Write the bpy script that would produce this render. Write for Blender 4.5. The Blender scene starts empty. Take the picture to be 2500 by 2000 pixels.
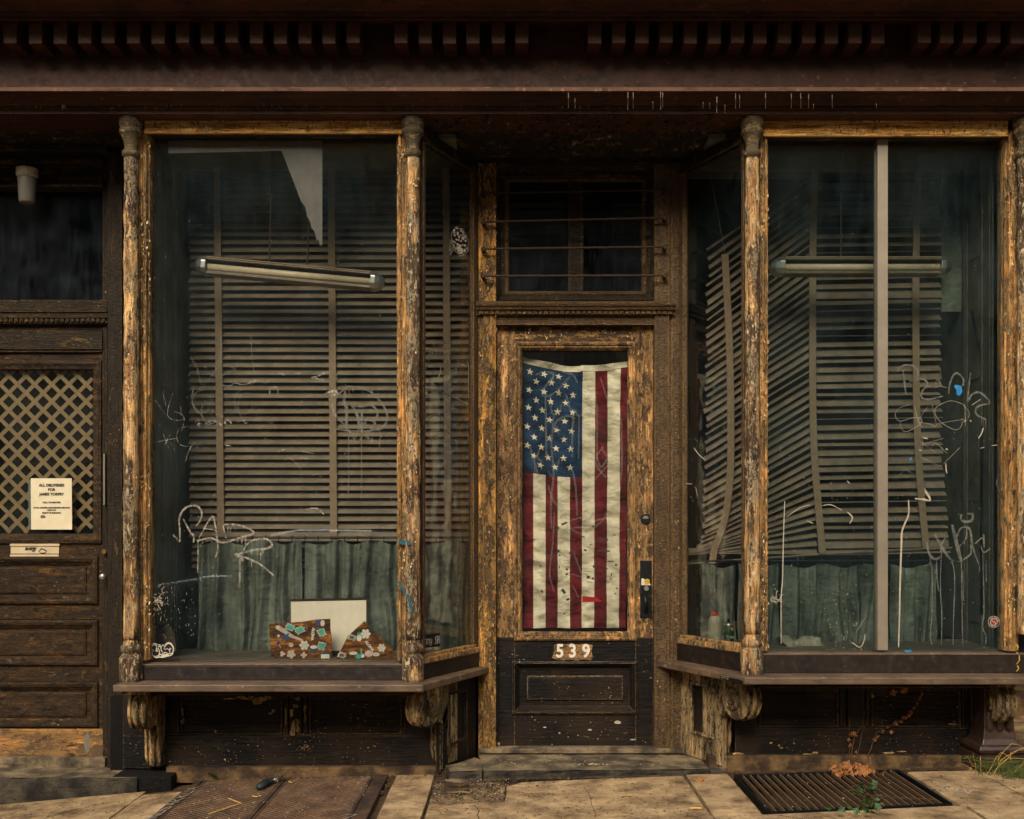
import bpy, bmesh, math, random
from mathutils import Vector, Matrix, noise
random.seed(7)
R = math.radians
sc = bpy.context.scene
COL = sc.collection

# ------------------------------------------------------------------ camera / world / sun
H, D, F = 1.32, 5.5, 2580.0
cd = bpy.data.cameras.new("camera"); cam = bpy.data.objects.new("camera", cd); COL.objects.link(cam)
cam.location = (0, -D, H); cam.rotation_euler = (R(90), 0, 0)
cd.sensor_width = 36; cd.lens = F/2500*36; cd.shift_y = 0.1152; cd.clip_end = 500; cd.clip_start = .05
sc.camera = cam
SUN_EL, SUN_AZ = 37, 14          # azimuth to the left of straight behind the viewer
w = bpy.data.worlds.new("World"); sc.world = w; w.use_nodes = True
nt = w.node_tree; bg = nt.nodes['Background']
sky = nt.nodes.new('ShaderNodeTexSky'); sky.sky_type = 'NISHITA'; sky.sun_disc = False
sky.sun_elevation = R(SUN_EL); sky.sun_rotation = R(180+SUN_AZ); sky.dust_density = 4; sky.air_density = 1.6; sky.ozone_density = .6
nt.links.new(sky.outputs[0], bg.inputs[0]); bg.inputs[1].default_value = 0.065
sl = bpy.data.lights.new("sun", 'SUN'); so = bpy.data.objects.new("sun", sl); COL.objects.link(so)
sl.energy = 1.2; sl.angle = R(28); sl.color = (1, .93, .82)
_sd = Vector((-math.sin(R(SUN_AZ))*math.cos(R(SUN_EL)), -math.cos(R(SUN_AZ))*math.cos(R(SUN_EL)), math.sin(R(SUN_EL))))
so.rotation_euler = (-_sd).to_track_quat('-Z', 'Y').to_euler(); so.location = (-3, -12, 12)
vs = sc.view_settings; vs.view_transform = 'Standard'; vs.look = 'None'; vs.exposure = 1.25; vs.gamma = 1; vs.use_curve_mapping = False
sc.cycles.max_bounces = 8; sc.cycles.transparent_max_bounces = 24

# ------------------------------------------------------------------ helpers
def P(px, py, y):
    k = (D+y)/F
    return Vector(((px-1250)*k, y, H-(py-1288)*k))
def onp(px, py, P0, N):                       # point of a surveyed plane seen at a photo coordinate
    d = Vector(((px-1250)/F, 1, -(py-1288)/F)); c = Vector((0, -D, H))
    return c + d*((P0-c).dot(N)/d.dot(N))
def lin(c): return tuple(((v/255)/12.92 if v/255 <= .04045 else ((v/255+.055)/1.055)**2.4) for v in c)+(1,)
def gz(x): return .02*x if x > -1.5 else -.03+.09*(x+1.5)

class MB:
    def __init__(s): s.v=[]; s.f=[]; s.m=[]
    def add(s, vs_, fs, mi=0):
        o=len(s.v); s.v += [Vector(a) for a in vs_]
        for f in fs: s.f.append([o+i for i in f]); s.m.append(mi)
    def box(s,x0,x1,y0,y1,z0,z1,mi=0):
        if x1<x0: x0,x1=x1,x0
        if y1<y0: y0,y1=y1,y0
        if z1<z0: z0,z1=z1,z0
        s.add([(x0,y0,z0),(x1,y0,z0),(x1,y1,z0),(x0,y1,z0),(x0,y0,z1),(x1,y0,z1),(x1,y1,z1),(x0,y1,z1)],
              [(0,3,2,1),(4,5,6,7),(0,1,5,4),(1,2,6,5),(2,3,7,6),(3,0,4,7)],mi)
    def pbox(s,a,b,c,d,yf,yb,mi=0):           # front face at depth yf covers photo rectangle a,b..c,d
        p=P(a,b,yf); q=P(c,d,yf); s.box(p.x,q.x,yf,yb,q.z,p.z,mi)
    def prism(s,pts,vec,mi=0):                # polygon + extrusion vector
        n=len(pts); pts=[Vector(p) for p in pts]; vec=Vector(vec)
        nn=Vector((0,0,0))
        for i in range(n): nn += pts[i].cross(pts[(i+1)%n])
        if nn.dot(vec)>0: pts=pts[::-1]
        s.add(pts+[p+vec for p in pts],[tuple(range(n)),tuple(range(2*n-1,n-1,-1))]+[(i,i+n,(i+1)%n+n,(i+1)%n) for i in range(n)],mi)
    def zprism(s,xy,z0,z1,mi=0): s.prism([(x,y,z0) for x,y in xy],(0,0,z1-z0),mi)
    def tube(s,pts,r,n=8,mi=0,cap=True):
        pts=[Vector(p) for p in pts]; k=len(pts); rs=r if isinstance(r,(list,tuple)) else [r]*k
        o=len(s.v)
        t0=(pts[1]-pts[0]).normalized(); a=t0.orthogonal().normalized()
        for i,p in enumerate(pts):
            t=(pts[min(i+1,k-1)]-pts[max(i-1,0)]).normalized()
            a=(a-t*a.dot(t))
            a=a.normalized() if a.length>1e-6 else t.orthogonal().normalized()
            b=t.cross(a)
            for j in range(n):
                th=2*math.pi*j/n; s.v.append(p+(a*math.cos(th)+b*math.sin(th))*rs[i])
        for i in range(k-1):
            for j in range(n):
                j2=(j+1)%n; s.f.append([o+i*n+j,o+i*n+j2,o+(i+1)*n+j2,o+(i+1)*n+j]); s.m.append(mi)
        if cap:
            s.f.append([o+j for j in range(n)][::-1]); s.m.append(mi)
            s.f.append([o+(k-1)*n+j for j in range(n)]); s.m.append(mi)
    def lathe(s,c,prof,n=24,mi=0,jit=0,axis=Vector((0,0,1))):   # prof (r,h) up the axis
        o=len(s.v); c=Vector(c); a=axis.orthogonal().normalized(); b=axis.cross(a)
        for r,h in prof:
            for j in range(n):
                th=2*math.pi*j/n; d=a*math.cos(th)+b*math.sin(th); rr=r
                p=c+axis*h+d*r
                if jit: p=c+axis*h+d*(r+jit*noise.noise(Vector((p.x*45,p.y*45,p.z*11)))+jit*.7*noise.noise(Vector((p.x*120,p.y*120,p.z*50))))
                s.v.append(p)
        k=len(prof)
        for i in range(k-1):
            for j in range(n):
                j2=(j+1)%n; s.f.append([o+i*n+j,o+i*n+j2,o+(i+1)*n+j2,o+(i+1)*n+j]); s.m.append(mi)
        s.f.append([o+j for j in range(n)][::-1]); s.m.append(mi)
        s.f.append([o+(k-1)*n+j for j in range(n)]); s.m.append(mi)
    def grid(s,fn,nu,nv,mi=None):
        o=len(s.v)
        for j in range(nv+1):
            for i in range(nu+1): s.v.append(Vector(fn(i/nu,j/nv)))
        for j in range(nv):
            for i in range(nu):
                a=o+j*(nu+1)+i; s.f.append([a,a+1,a+nu+2,a+nu+1]); s.m.append(mi((i+.5)/nu,(j+.5)/nv) if callable(mi) else (mi or 0))
    def frame(s,x0,x1,z0,z1,prof,mi=0):       # mitred moulding; prof: (inset, y)
        n=len(prof); o=len(s.v)
        for ins,y in prof:
            s.v += [Vector((x0+ins,y,z0+ins)),Vector((x1-ins,y,z0+ins)),Vector((x1-ins,y,z1-ins)),Vector((x0+ins,y,z1-ins))]
        for i in range(n-1):
            for j in range(4):
                j2=(j+1)%4; s.f.append([o+i*4+j,o+i*4+j2,o+(i+1)*4+j2,o+(i+1)*4+j]); s.m.append(mi)
    def pframe(s,a,b,c,d,yref,prof,mi=0):
        p=P(a,b,yref); q=P(c,d,yref); s.frame(p.x,q.x,q.z,p.z,prof,mi)
    def sweepx(s,prof,x0,x1,mi=0,seg=1):      # closed profile (y,z) along x
        n=len(prof); o=len(s.v)
        for k in range(seg+1):
            x=x0+(x1-x0)*k/seg
            s.v += [Vector((x,y,z)) for y,z in prof]
        for k in range(seg):
            for i in range(n):
                i2=(i+1)%n; s.f.append([o+k*n+i,o+(k+1)*n+i,o+(k+1)*n+i2,o+k*n+i2]); s.m.append(mi)
        s.f.append([o+i for i in range(n)]); s.m.append(mi)
        s.f.append([o+seg*n+i for i in range(n)][::-1]); s.m.append(mi)
    def build(s,name,mats,parent=None,bevel=0,smooth=False,label=None,cat=None,group=None,kind=None,jitter=0):
        org=worldloc(parent) if parent else Vector((0,0,0))
        me=bpy.data.meshes.new(name); me.from_pydata([tuple(v-org) for v in s.v],[],s.f)
        if not isinstance(mats,(list,tuple)): mats=[mats]
        for m in mats: me.materials.append(m)
        for p,mi in zip(me.polygons,s.m): p.material_index=mi; p.use_smooth=smooth
        me.update()
        bm_=bmesh.new(); bm_.from_mesh(me); bmesh.ops.recalc_face_normals(bm_,faces=bm_.faces); bm_.to_mesh(me); bm_.free()
        ob=bpy.data.objects.new(name,me); COL.objects.link(ob)
        if parent: ob.parent=parent
        if bevel:
            b=ob.modifiers.new('bevel','BEVEL'); b.width=bevel; b.segments=2; b.limit_method='ANGLE'; b.angle_limit=R(40)
        tag(ob,label,cat,group,kind)
        return ob
def worldloc(o):
    l=Vector((0,0,0))
    while o: l=l+o.location; o=o.parent
    return l
def tag(o,label=None,cat=None,group=None,kind=None):
    if label: o['label']=label
    if cat: o['category']=cat
    if group: o['group']=group
    if kind: o['kind']=kind
def thing(name,loc,label,cat,group=None):
    o=bpy.data.objects.new(name,None); COL.objects.link(o); o.location=loc; o.empty_display_size=.1
    tag(o,label,cat,group); return o
def text(body,size,mat,O,U,V,name,parent=None,align='CENTER',ext=.0008,shear=0,sx=1,bold=0):
    cu=bpy.data.curves.new(name,'FONT'); cu.body=body; cu.size=size; cu.align_x=align; cu.align_y='CENTER'; cu.extrude=ext; cu.shear=shear; cu.offset=bold
    cu.resolution_u=3
    ob=bpy.data.objects.new(name,cu); COL.objects.link(ob)
    dg=bpy.context.evaluated_depsgraph_get(); me=bpy.data.meshes.new_from_object(ob.evaluated_get(dg))
    bpy.data.objects.remove(ob); bpy.data.curves.remove(cu)
    U=Vector(U).normalized(); V=Vector(V).normalized(); N=U.cross(V)
    org=worldloc(parent) if parent else Vector((0,0,0))
    for v in me.vertices: c=v.co.copy(); v.co=Vector(O)+U*c.x*sx+V*c.y+N*c.z-org
    me.materials.clear(); me.materials.append(mat)
    o2=bpy.data.objects.new(name,me); COL.objects.link(o2)
    if parent: o2.parent=parent
    return o2
_eps=[0]
def stroke(mb,pts,wd,plane,smooth=True,off=.001,taper=True,mi=0):   # painted ribbon on a plane; pts in photo coords
    P0,N=plane
    q=[]
    if smooth and len(pts)>2:
        for i in range(len(pts)-1):
            p0=pts[max(i-1,0)];p1=pts[i];p2=pts[i+1];p3=pts[min(i+2,len(pts)-1)]
            for t in (0,.2,.4,.6,.8):
                q.append(tuple(.5*((2*p1[k])+(-p0[k]+p2[k])*t+(2*p0[k]-5*p1[k]+4*p2[k]-p3[k])*t*t+(-p0[k]+3*p1[k]-3*p2[k]+p3[k])*t**3) for k in (0,1)))
        q.append(pts[-1])
    else: q=list(pts)
    _eps[0]=(_eps[0]+1)%12
    W3=[onp(a,b,P0,N)-N*(off+_eps[0]*.00006) if N.y>0 else onp(a,b,P0,N)+N*(off+_eps[0]*.00006) for a,b in q]
    sc_=(D+P0.y)/F; o=len(mb.v); n=len(W3)
    for i,p in enumerate(W3):
        t=(W3[min(i+1,n-1)]-W3[max(i-1,0)]).normalized(); b=t.cross(N).normalized()
        ww=wd*sc_*.5*(1 if not taper else (.65+.35*math.sin(math.pi*min(1,max(0,i/(n-1))))) )*(1+.18*noise.noise(p*60))
        mb.v += [p+b*ww,p-b*ww]
    for i in range(n-1): mb.f.append([o+2*i,o+2*i+1,o+2*i+3,o+2*i+2]); mb.m.append(mi)

# ------------------------------------------------------------------ materials
class NB:
    def __init__(s,name):
        s.m=bpy.data.materials.new(name); s.m.use_nodes=True; s.t=s.m.node_tree; s.N=s.t.nodes; s.L=s.t.links
        s.b=s.N['Principled BSDF']; s.out=s.N['Material Output']
    def n(s,ty,ins=None,**kw):
        nd=s.N.new(ty)
        for k,v in kw.items(): setattr(nd,k,v)
        if ins:
            for k,v in ins.items():
                i=nd.inputs[k]
                if isinstance(v,bpy.types.NodeSocket): s.L.new(v,i)
                else: i.default_value=v
        return nd
    def coord(s,sc_=(1,1,1),warp=0,ws=8,rot=(0,0,0)):
        tc=s.n('ShaderNodeTexCoord'); c=tc.outputs['Object']
        if warp:
            wn=s.n('ShaderNodeTexNoise',{'Vector':c,'Scale':ws,'Detail':3})
            sb=s.n('ShaderNodeVectorMath',{0:wn.outputs['Color'],1:(.5,.5,.5)},operation='SUBTRACT')
            ml=s.n('ShaderNodeVectorMath',{0:sb.outputs[0],'Scale':warp},operation='SCALE')
            c=s.n('ShaderNodeVectorMath',{0:c,1:ml.outputs[0]},operation='ADD').outputs[0]
        return s.n('ShaderNodeMapping',{'Vector':c,'Scale':sc_,'Rotation':rot}).outputs[0]
    def noise(s,v,scale,detail=6,rough=.6): return s.n('ShaderNodeTexNoise',{'Vector':v,'Scale':scale,'Detail':detail,'Roughness':rough}).outputs['Fac']
    def rng(s,v,a,b,c=0,d=1): return s.n('ShaderNodeMapRange',{'Value':v,'From Min':a,'From Max':b,'To Min':c,'To Max':d}).outputs[0]
    def ma(s,op,a,b=0): return s.n('ShaderNodeMath',{0:a,1:b},operation=op).outputs[0]
    def mix(s,f,a,b):
        nd=s.n('ShaderNodeMix',data_type='RGBA')
        for k,v in ((0,f),(6,a),(7,b)):
            if isinstance(v,bpy.types.NodeSocket): s.L.new(v,nd.inputs[k])
            else: nd.inputs[k].default_value=v
        return nd.outputs[2]
    def ramp(s,f,st):
        nd=s.n('ShaderNodeValToRGB',{'Fac':f}); cr=nd.color_ramp
        while len(cr.elements)<len(st): cr.elements.new(.5)
        for e,(p,c) in zip(cr.elements,st): e.position=p; e.color=c
        return nd.outputs[0]
    def fin(s,col,rough=.6,h=None,dist=.003,strength=1,spec=.4,metal=0):
        for k,v in (('Base Color',col),('Roughness',rough),('Specular IOR Level',spec),('Metallic',metal)):
            if isinstance(v,bpy.types.NodeSocket): s.L.new(v,s.b.inputs[k])
            else: s.b.inputs[k].default_value=v
        if h is not None:
            bp=s.n('ShaderNodeBump',{'Height':h,'Distance':dist,'Strength':strength}); s.L.new(bp.outputs[0],s.b.inputs['Normal'])
        return s.m

def ax(axis,a,b):      # along-grain b, across a
    return {'V':(a,a,b),'H':(b,a,a),'A':(a,a,a)}[axis]
def peel(name,paint,paint2,woodA,woodB,woodC,axis='V',exp=.5,crack=.5,rim=(200,175,125),dark=.35,speck=.3,pscale=9,rough=.72,bump=.004,crk=(24,85),wear=.8):
    k=NB(name)
    v1=k.coord(ax(axis,1,.26),warp=.03,ws=22)
    n1=k.noise(v1,pscale*2.0,12,.74)
    nf=k.noise(k.coord(ax(axis,1,.45),warp=.01,ws=60),120,5,.7)
    n1=k.ma('ADD',k.ma('MULTIPLY',n1,.82),k.ma('MULTIPLY',nf,.18))
    t=.5+(.5-exp)*.42
    mask=k.rng(n1,t-.012,t+.012)                # 1 = bare wood
    edge=k.ma('MULTIPLY',k.rng(n1,t-.03,t-.004),k.rng(n1,t+.03,t+.008))
    vg=k.coord(ax(axis,1,.05),warp=.012,ws=9)
    g=k.noise(vg,75,6,.7); g2=k.noise(k.coord(ax(axis,1,.16)),22,5,.6)
    gm=k.ma('ADD',k.ma('MULTIPLY',g,.6),k.ma('MULTIPLY',g2,.4))
    wood=k.ramp(gm,[(.36,lin(woodC)),(.44,lin(woodB)),(.53,lin(tuple(min(255,c*1.08) for c in woodA))),(.62,lin(tuple(min(255,c*1.3) for c in woodA)))])
    blot=k.noise(k.coord(ax(axis,1,.3)),6.5,8,.62)
    dk=k.rng(blot,.62-dark*.3,.66-dark*.3)
    wood=k.mix(k.ma('MULTIPLY',dk,.85),wood,lin((38,33,32)))
    wood=k.mix(k.ma('MULTIPLY',k.rng(k.noise(k.coord(ax(axis,1,.12)),34,8,.75),.50,.60),.55),wood,lin(woodC))
    # alligatored paint
    c1=k.coord(ax(axis,crk[0],crk[1]) if axis!='A' else (60,60,60),warp=.02,ws=30)
    vo=k.n('ShaderNodeTexVoronoi',{'Vector':c1,'Scale':1.0,'Randomness':.95},feature='DISTANCE_TO_EDGE').outputs['Distance']
    cm=k.ma('MULTIPLY',k.rng(vo,.09,.02),crack)
    pn=k.noise(k.coord(ax(axis,1,.5)),16,8,.65)
    pc=k.mix(k.rng(pn,.35,.65),lin(paint),lin(paint2))
    pc=k.mix(k.ma('MULTIPLY',cm,.8),pc,lin((14,11,8)))
    ck=k.noise(k.coord(ax(axis,1,.03)),150,3,.6); wood=k.mix(k.ma('MULTIPLY',k.rng(ck,.55,.61),.6),wood,lin(tuple(c*.55 for c in woodC)))
    wood=k.mix(k.ma('MULTIPLY',cm,.2),wood,lin(tuple(c*.7 for c in woodC)))
    tone=k.noise(k.coord((1,1,1)),2.2,5,.6); pc=k.mix(k.ma('MULTIPLY',k.rng(tone,.42,.6),.45),pc,lin(woodC))
    col=k.mix(mask,pc,wood)
    col=k.mix(k.ma('MULTIPLY',edge,.75),col,lin(rim))
    if exp>.4:
        ch=k.noise(k.coord(ax(axis,1,.38),warp=.015,ws=40),pscale*7,8,.68); chm=k.ma('MULTIPLY',k.rng(ch,.555,.57),k.rng(k.noise(k.coord((1,1,.7)),7,4,.6),.42,.55))
        col=k.mix(k.ma('MULTIPLY',chm,.85),col,lin(rim))
        dg=k.noise(k.coord(ax(axis,1,.3),warp=.015,ws=40),pscale*5.3,8,.7); dgm=k.rng(dg,.57,.59)
        dgm=k.ma('MULTIPLY',dgm,k.rng(k.noise(k.coord((1,1,.6)),5,4,.6),.44,.56)); col=k.mix(k.ma('MULTIPLY',dgm,.8),col,lin((26,20,16)))
    if wear:
        bv=k.n('ShaderNodeBevel',{'Radius':.007}); bv.samples=4; ge=k.n('ShaderNodeNewGeometry')
        dt=k.n('ShaderNodeVectorMath',{0:bv.outputs[0],1:ge.outputs['Normal']},operation='DOT_PRODUCT').outputs['Value']
        ew=k.ma('MULTIPLY',k.rng(dt,.985,.90),k.rng(nf,.44,.54)); ew=k.ma('MULTIPLY',ew,k.rng(blot,.36,.5)); 
        col=k.mix(k.ma('MULTIPLY',ew,wear),col,lin(tuple(.6*a+.4*b for a,b in zip(rim,woodA))))
    if speck:
        s1=k.noise(k.coord((1,1,1)),95,2,.5); sp=k.rng(s1,.735-speck*.03,.75-speck*.03)
        s2=k.noise(k.coord((1,1,1)),5,3,.5); sp=k.ma('MULTIPLY',sp,k.rng(s2,.45,.6))
        col=k.mix(sp,col,lin((205,185,150)))
    fine=k.noise(k.coord((1,1,1)),260,3,.6)
    h=k.ma('SUBTRACT',k.ma('ADD',k.ma('MULTIPLY',g,.55),k.ma('MULTIPLY',fine,.15)),k.ma('ADD',k.ma('MULTIPLY',mask,.55),k.ma('MULTIPLY',cm,.5)))
    h=k.ma('ADD',h,k.ma('MULTIPLY',edge,.8))
    if exp>.4: h=k.ma('ADD',h,k.ma('SUBTRACT',k.ma('MULTIPLY',chm,.5),k.ma('MULTIPLY',dgm,.8)))
    h=k.ma('SUBTRACT',h,k.ma('MULTIPLY',k.rng(ck,.54,.60),.4))
    return k.fin(col,k.rng(n1,.3,.7,rough-.12,rough+.12),h,bump,1,.25)

M={}
OR=(170,112,48); TN=(150,112,66); BR=(88,56,28); DK=(40,28,18)
M['col']=peel('column_peeling_paint',(92,76,54),(58,48,38),(202,158,104),(152,110,64),(62,46,34),'V',.64,.55,(226,200,156),.5,.6,9)
M['colr']=peel('capital_paint',(96,82,56),(70,58,42),(170,142,98),(120,94,62),(60,46,32),'H',.36,.2,(190,165,115),.1,.3,16)
M['jamb']=peel('jamb_peeling_wood',(84,66,44),(58,46,34),(202,150,88),(150,104,56),(58,42,30),'V',.6,.7,(205,170,115),.35,.5,12)
M['head']=peel('lintel_orange_wood',(104,80,46),(84,66,40),(240,174,92),(208,144,70),(126,84,44),'H',.70,.95,(220,184,126),.10,.2,6,crk=(60,28))
M['olive']=peel('olive_alligatored_paint',(104,82,54),(80,62,42),(176,132,80),(134,96,56),(60,44,30),'V',.18,.85,(190,150,95),.2,.5,8)
M['oliveh']=peel('olive_alligatored_rail',(92,70,42),(72,56,36),(190,128,58),(150,96,42),(60,42,26),'H',.22,.85,(170,140,98),.2,.5,8,crk=(85,24))
M['oliveL']=peel('olive_post_orange_peel',(96,76,50),(72,56,36),(214,152,76),(174,118,54),(78,54,32),'V',.47,.8,(205,160,90),.25,.3,9)
M['doorw']=peel('door_worn_varnish',(102,76,50),(66,48,32),(194,144,88),(150,104,58),(70,50,32),'V',.47,.15,(200,160,105),.25,.5,10)
M['doorh']=peel('door_rail_worn_varnish',(78,56,34),(52,38,24),(176,130,72),(126,86,46),(60,42,26),'H',.36,.4,(200,160,100),.2,.5,14)
M['black']=peel('black_peeling_paint',(17,13,11),(12,10,9),(150,116,70),(110,82,48),(60,44,28),'V',.10,.25,(160,130,88),.1,.95,8,rough=.5)
M['blackh']=peel('black_peeling_rail',(17,13,11),(12,10,9),(150,116,70),(110,82,48),(60,44,28),'H',.11,.25,(160,130,88),.1,.95,9,rough=.5)
M['brack']=peel('bracket_flaking_paint',(74,60,40),(48,40,30),(184,152,104),(140,108,68),(78,60,40),'V',.52,.3,(190,165,120),.2,.4,8)
M['brackd']=peel('bracket_dark_paint',(44,34,26),(30,25,20),(140,112,74),(98,76,48),(56,42,28),'V',.36,.3,(150,125,88),.3,.4,10)
M['dkwood']=peel('dark_alligatored_paint',(52,42,28),(38,30,20),(110,84,50),(78,58,34),(40,30,20),'V',.26,.9,(130,105,70),.3,.35,8)
M['dkwoodh']=peel('dark_alligatored_rail',(60,48,32),(42,33,22),(120,92,54),(84,62,36),(40,30,20),'H',.30,.9,(140,112,74),.3,.5,10,crk=(85,24))
M['entry']=peel('entry_door_stained_wood',(62,44,26),(42,32,20),(98,66,34),(78,52,28),(38,28,18),'H',.42,.45,(100,78,50),.35,.5,7,crk=(85,24))
M['soffit']=peel('soffit_flaking_paint',(100,84,60),(64,54,40),(176,150,108),(124,104,74),(20,16,12),'V',.45,.8,(90,78,56),.5,.3,9,bump=.01,crk=(14,14))
def brownpaint(name,c1,c2,rough=.42,bump=.0015,sc_=3,drip=0,spec=.5):
    k=NB(name); v=k.coord((1,1,1)); n=k.noise(v,sc_,8,.6); n2=k.noise(v,28,6,.6)
    col=k.mix(k.rng(n,.35,.65),lin(c1),lin(c2))
    col=k.mix(k.ma('MULTIPLY',k.rng(n2,.60,.68),.45),col,lin(tuple(min(255,c*1.6+10) for c in c1)))
    n4=k.noise(k.coord((.35,1,1)),26,8,.72); col=k.mix(k.ma('MULTIPLY',k.rng(n4,.53,.62),.6),col,lin(tuple(c*.5 for c in c2)))
    sp=k.rng(k.noise(v,110,2,.5),.74,.76); col=k.mix(k.ma('MULTIPLY',sp,.6),col,lin((150,130,105)))
    dents=k.noise(v,6,2,.5)
    h=k.ma('ADD',k.ma('MULTIPLY',dents,1.0),k.ma('MULTIPLY',n2,.25))
    return k.fin(col,k.rng(n2,.3,.7,rough-.08,rough+.15),h,bump*3,1,spec)
M['cornice']=brownpaint('cornice_brown_metal',(78,49,35),(56,37,27),.5,.0015,3,spec=.2)
M['cornlt']=brownpaint('cornice_ledge_lit_brown',(98,70,53),(80,58,45),.65,spec=.15)
M['sill']=brownpaint('sill_brown_paint',(108,86,64),(76,60,44),.55,.001,4)
M['silld']=brownpaint('sill_dark_paint',(40,29,22),(28,21,17),.4,.001,6)
def simple(name,c,rough=.6,metal=0,var=.25,sc_=20,bump=0,spec=.4):
    k=NB(name); n=k.noise(k.coord((1,1,1)),sc_,6,.6)
    c=lin(c); col=k.mix(k.rng(n,.3,.7),tuple(x*(1-var) for x in c[:3])+(1,),tuple(min(1,x*(1+var)) for x in c[:3])+(1,))
    return k.fin(col,rough,n if bump else None,bump or .001,1,spec,metal)
M['ext']=simple('street_asphalt',(70,68,66),.9,0,.3,60,.004)
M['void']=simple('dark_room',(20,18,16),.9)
M['inwall']=simple('display_side_wall',(96,92,76),.7,0,.4,9,.002)
M['infloor']=simple('dusty_display_floor',(92,80,62),.8,0,.5,5,.002)
M['slat']=simple('slat_aged_beige',(126,107,84),.7,0,.35,9)
M['tape']=simple('blind_tape_fabric',(142,118,90),.85,0,.15,40,.001)
M['tube']=simple('lamp_tube_dusty',(196,176,140),.45,0,.12,14)
M['chrome']=simple('fixture_chrome',(190,190,180),.28,.9,.15,12)
M['housing']=simple('fixture_housing',(120,104,80),.45,.3,.3,15)
M['iron']=simple('rusty_iron',(58,40,28),.7,.3,.5,60,.003)
M['blackiron']=simple('black_iron',(20,24,26),.45,.4,.3,40,.001)
M['gratebar']=simple('worn_grate_bar',(112,88,64),.6,.3,.4,70,.001)
M['patch']=peel('bare_wood_patch',(150,118,74),(120,92,56),(200,160,104),(164,126,76),(96,72,44),'V',.6,.4,(205,175,125),.1,0,20)
M['paper']=simple('paper_aged',(214,200,166),.75,0,.1,14)
M['board']=simple('board_cream',(236,218,188),.8,0,.08,7)
M['reflfilm']=simple('pale_reflection_sheet',(196,186,174),.9,0,.16,26)  # pale tone for the painted pane reflection, unused
M['ink']=simple('black_ink',(30,26,22),.7)
M['white']=simple('white_paint',(215,205,188),.6,0,.1,60)
M['wash']=simple('washed_white_paint',(172,160,138),.7,0,.3,60)
M['grey']=simple('grey_marker_paint',(98,98,90),.7,0,.15,30)
M['grn']=simple('greenish_marker_paint',(76,90,84),.6,0,.2,30)
M['alum']=simple('aluminium_bar',(146,134,116),.42,.35,.12,9)
M['lattice']=simple('lattice_tan_plastic',(128,104,70),.6,0,.15,25)
M['brass']=peel('brass_kick_plate',(112,84,54),(84,70,52),(170,122,66),(136,96,54),(84,66,46),'H',.46,.0,(150,112,66),.25,.6,5,rough=.5,bump=.001)
M['brassd']=simple('aged_brass',(150,120,70),.35,.8,.3,20)
M['shade']=simple('frosted_glass_shade',(118,114,102),.35,0,.06,4)
M['numw']=simple('white_enamel_number',(214,204,186),.5,0,.15,60,.001)
M['numbg']=peel('scraped_number_patch',(104,74,46),(74,54,36),(170,122,72),(130,88,48),(80,54,34),'H',.6,.4,(205,175,130),.2,.4,20)
M['blue']=simple('blue_tape',(30,118,170),.6,0,.3,60)
M['teal']=simple('teal_spray_paint',(28,84,98),.7,0,.3,60)
M['red']=simple('red_plastic',(170,34,26),.4)
M['yellow']=simple('yellow_sticker',(190,150,30),.5,0,.05); M['rope']=simple('yellow_rope_fibre',(170,140,40),.8,0,.3,60)
M['stkblack']=simple('sticker_black',(14,14,18),.5)
M['stkred']=simple('sticker_red',(130,16,20),.5)
M['stkwhite']=simple('sticker_white',(206,194,172),.5,0,.05)
M['milk']=simple('jug_milky_plastic',(150,146,118),.4,0,.15,12)
M['cangreen']=simple('can_green',(14,58,34),.35)
M['orange']=simple('can_orange',(210,130,30),.5)
M['bag']=simple('plastic_bag_dusty',(150,138,112),.4,0,.2,10,.004)
M['stem']=simple('dry_vine_stem',(84,58,36),.8)
M['leafdry']=simple('dry_leaf_orange',(152,98,52),.75,0,.4,60,.001)
M['leafgreen']=simple('ivy_leaf_green',(46,78,28),.5,0,.4,50,.001)
M['grass']=simple('grass_blade_green',(84,96,48),.6,0,.3,30)
M['straw']=simple('straw_dry',(206,164,84),.7,0,.2,30)
M['debris']=simple('debris_dark',(58,44,30),.9,0,.5,80)
M['debrisl']=simple('debris_light',(200,180,145),.9,0,.3,80)
M['turq']=simple('charm_turquoise',(84,170,146),.5); M['navy']=simple('charm_navy',(52,72,110),.5); M['crm']=simple('charm_cream',(226,214,190),.5); M['pinkc']=simple('charm_pale_pink',(208,180,160),.5)
M['rubber']=simple('padlock_cover_rubber',(40,44,42),.5)
M['castiron']=brownpaint('cast_iron_brown',(62,42,32),(40,30,24),.4)
M['terr']=simple('pale_brick_terrace',(168,140,112),.9,0,.25,2)
M['brick']=simple('plain_brown_masonry',(88,62,46),.9,0,.3,12,.003)

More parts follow.
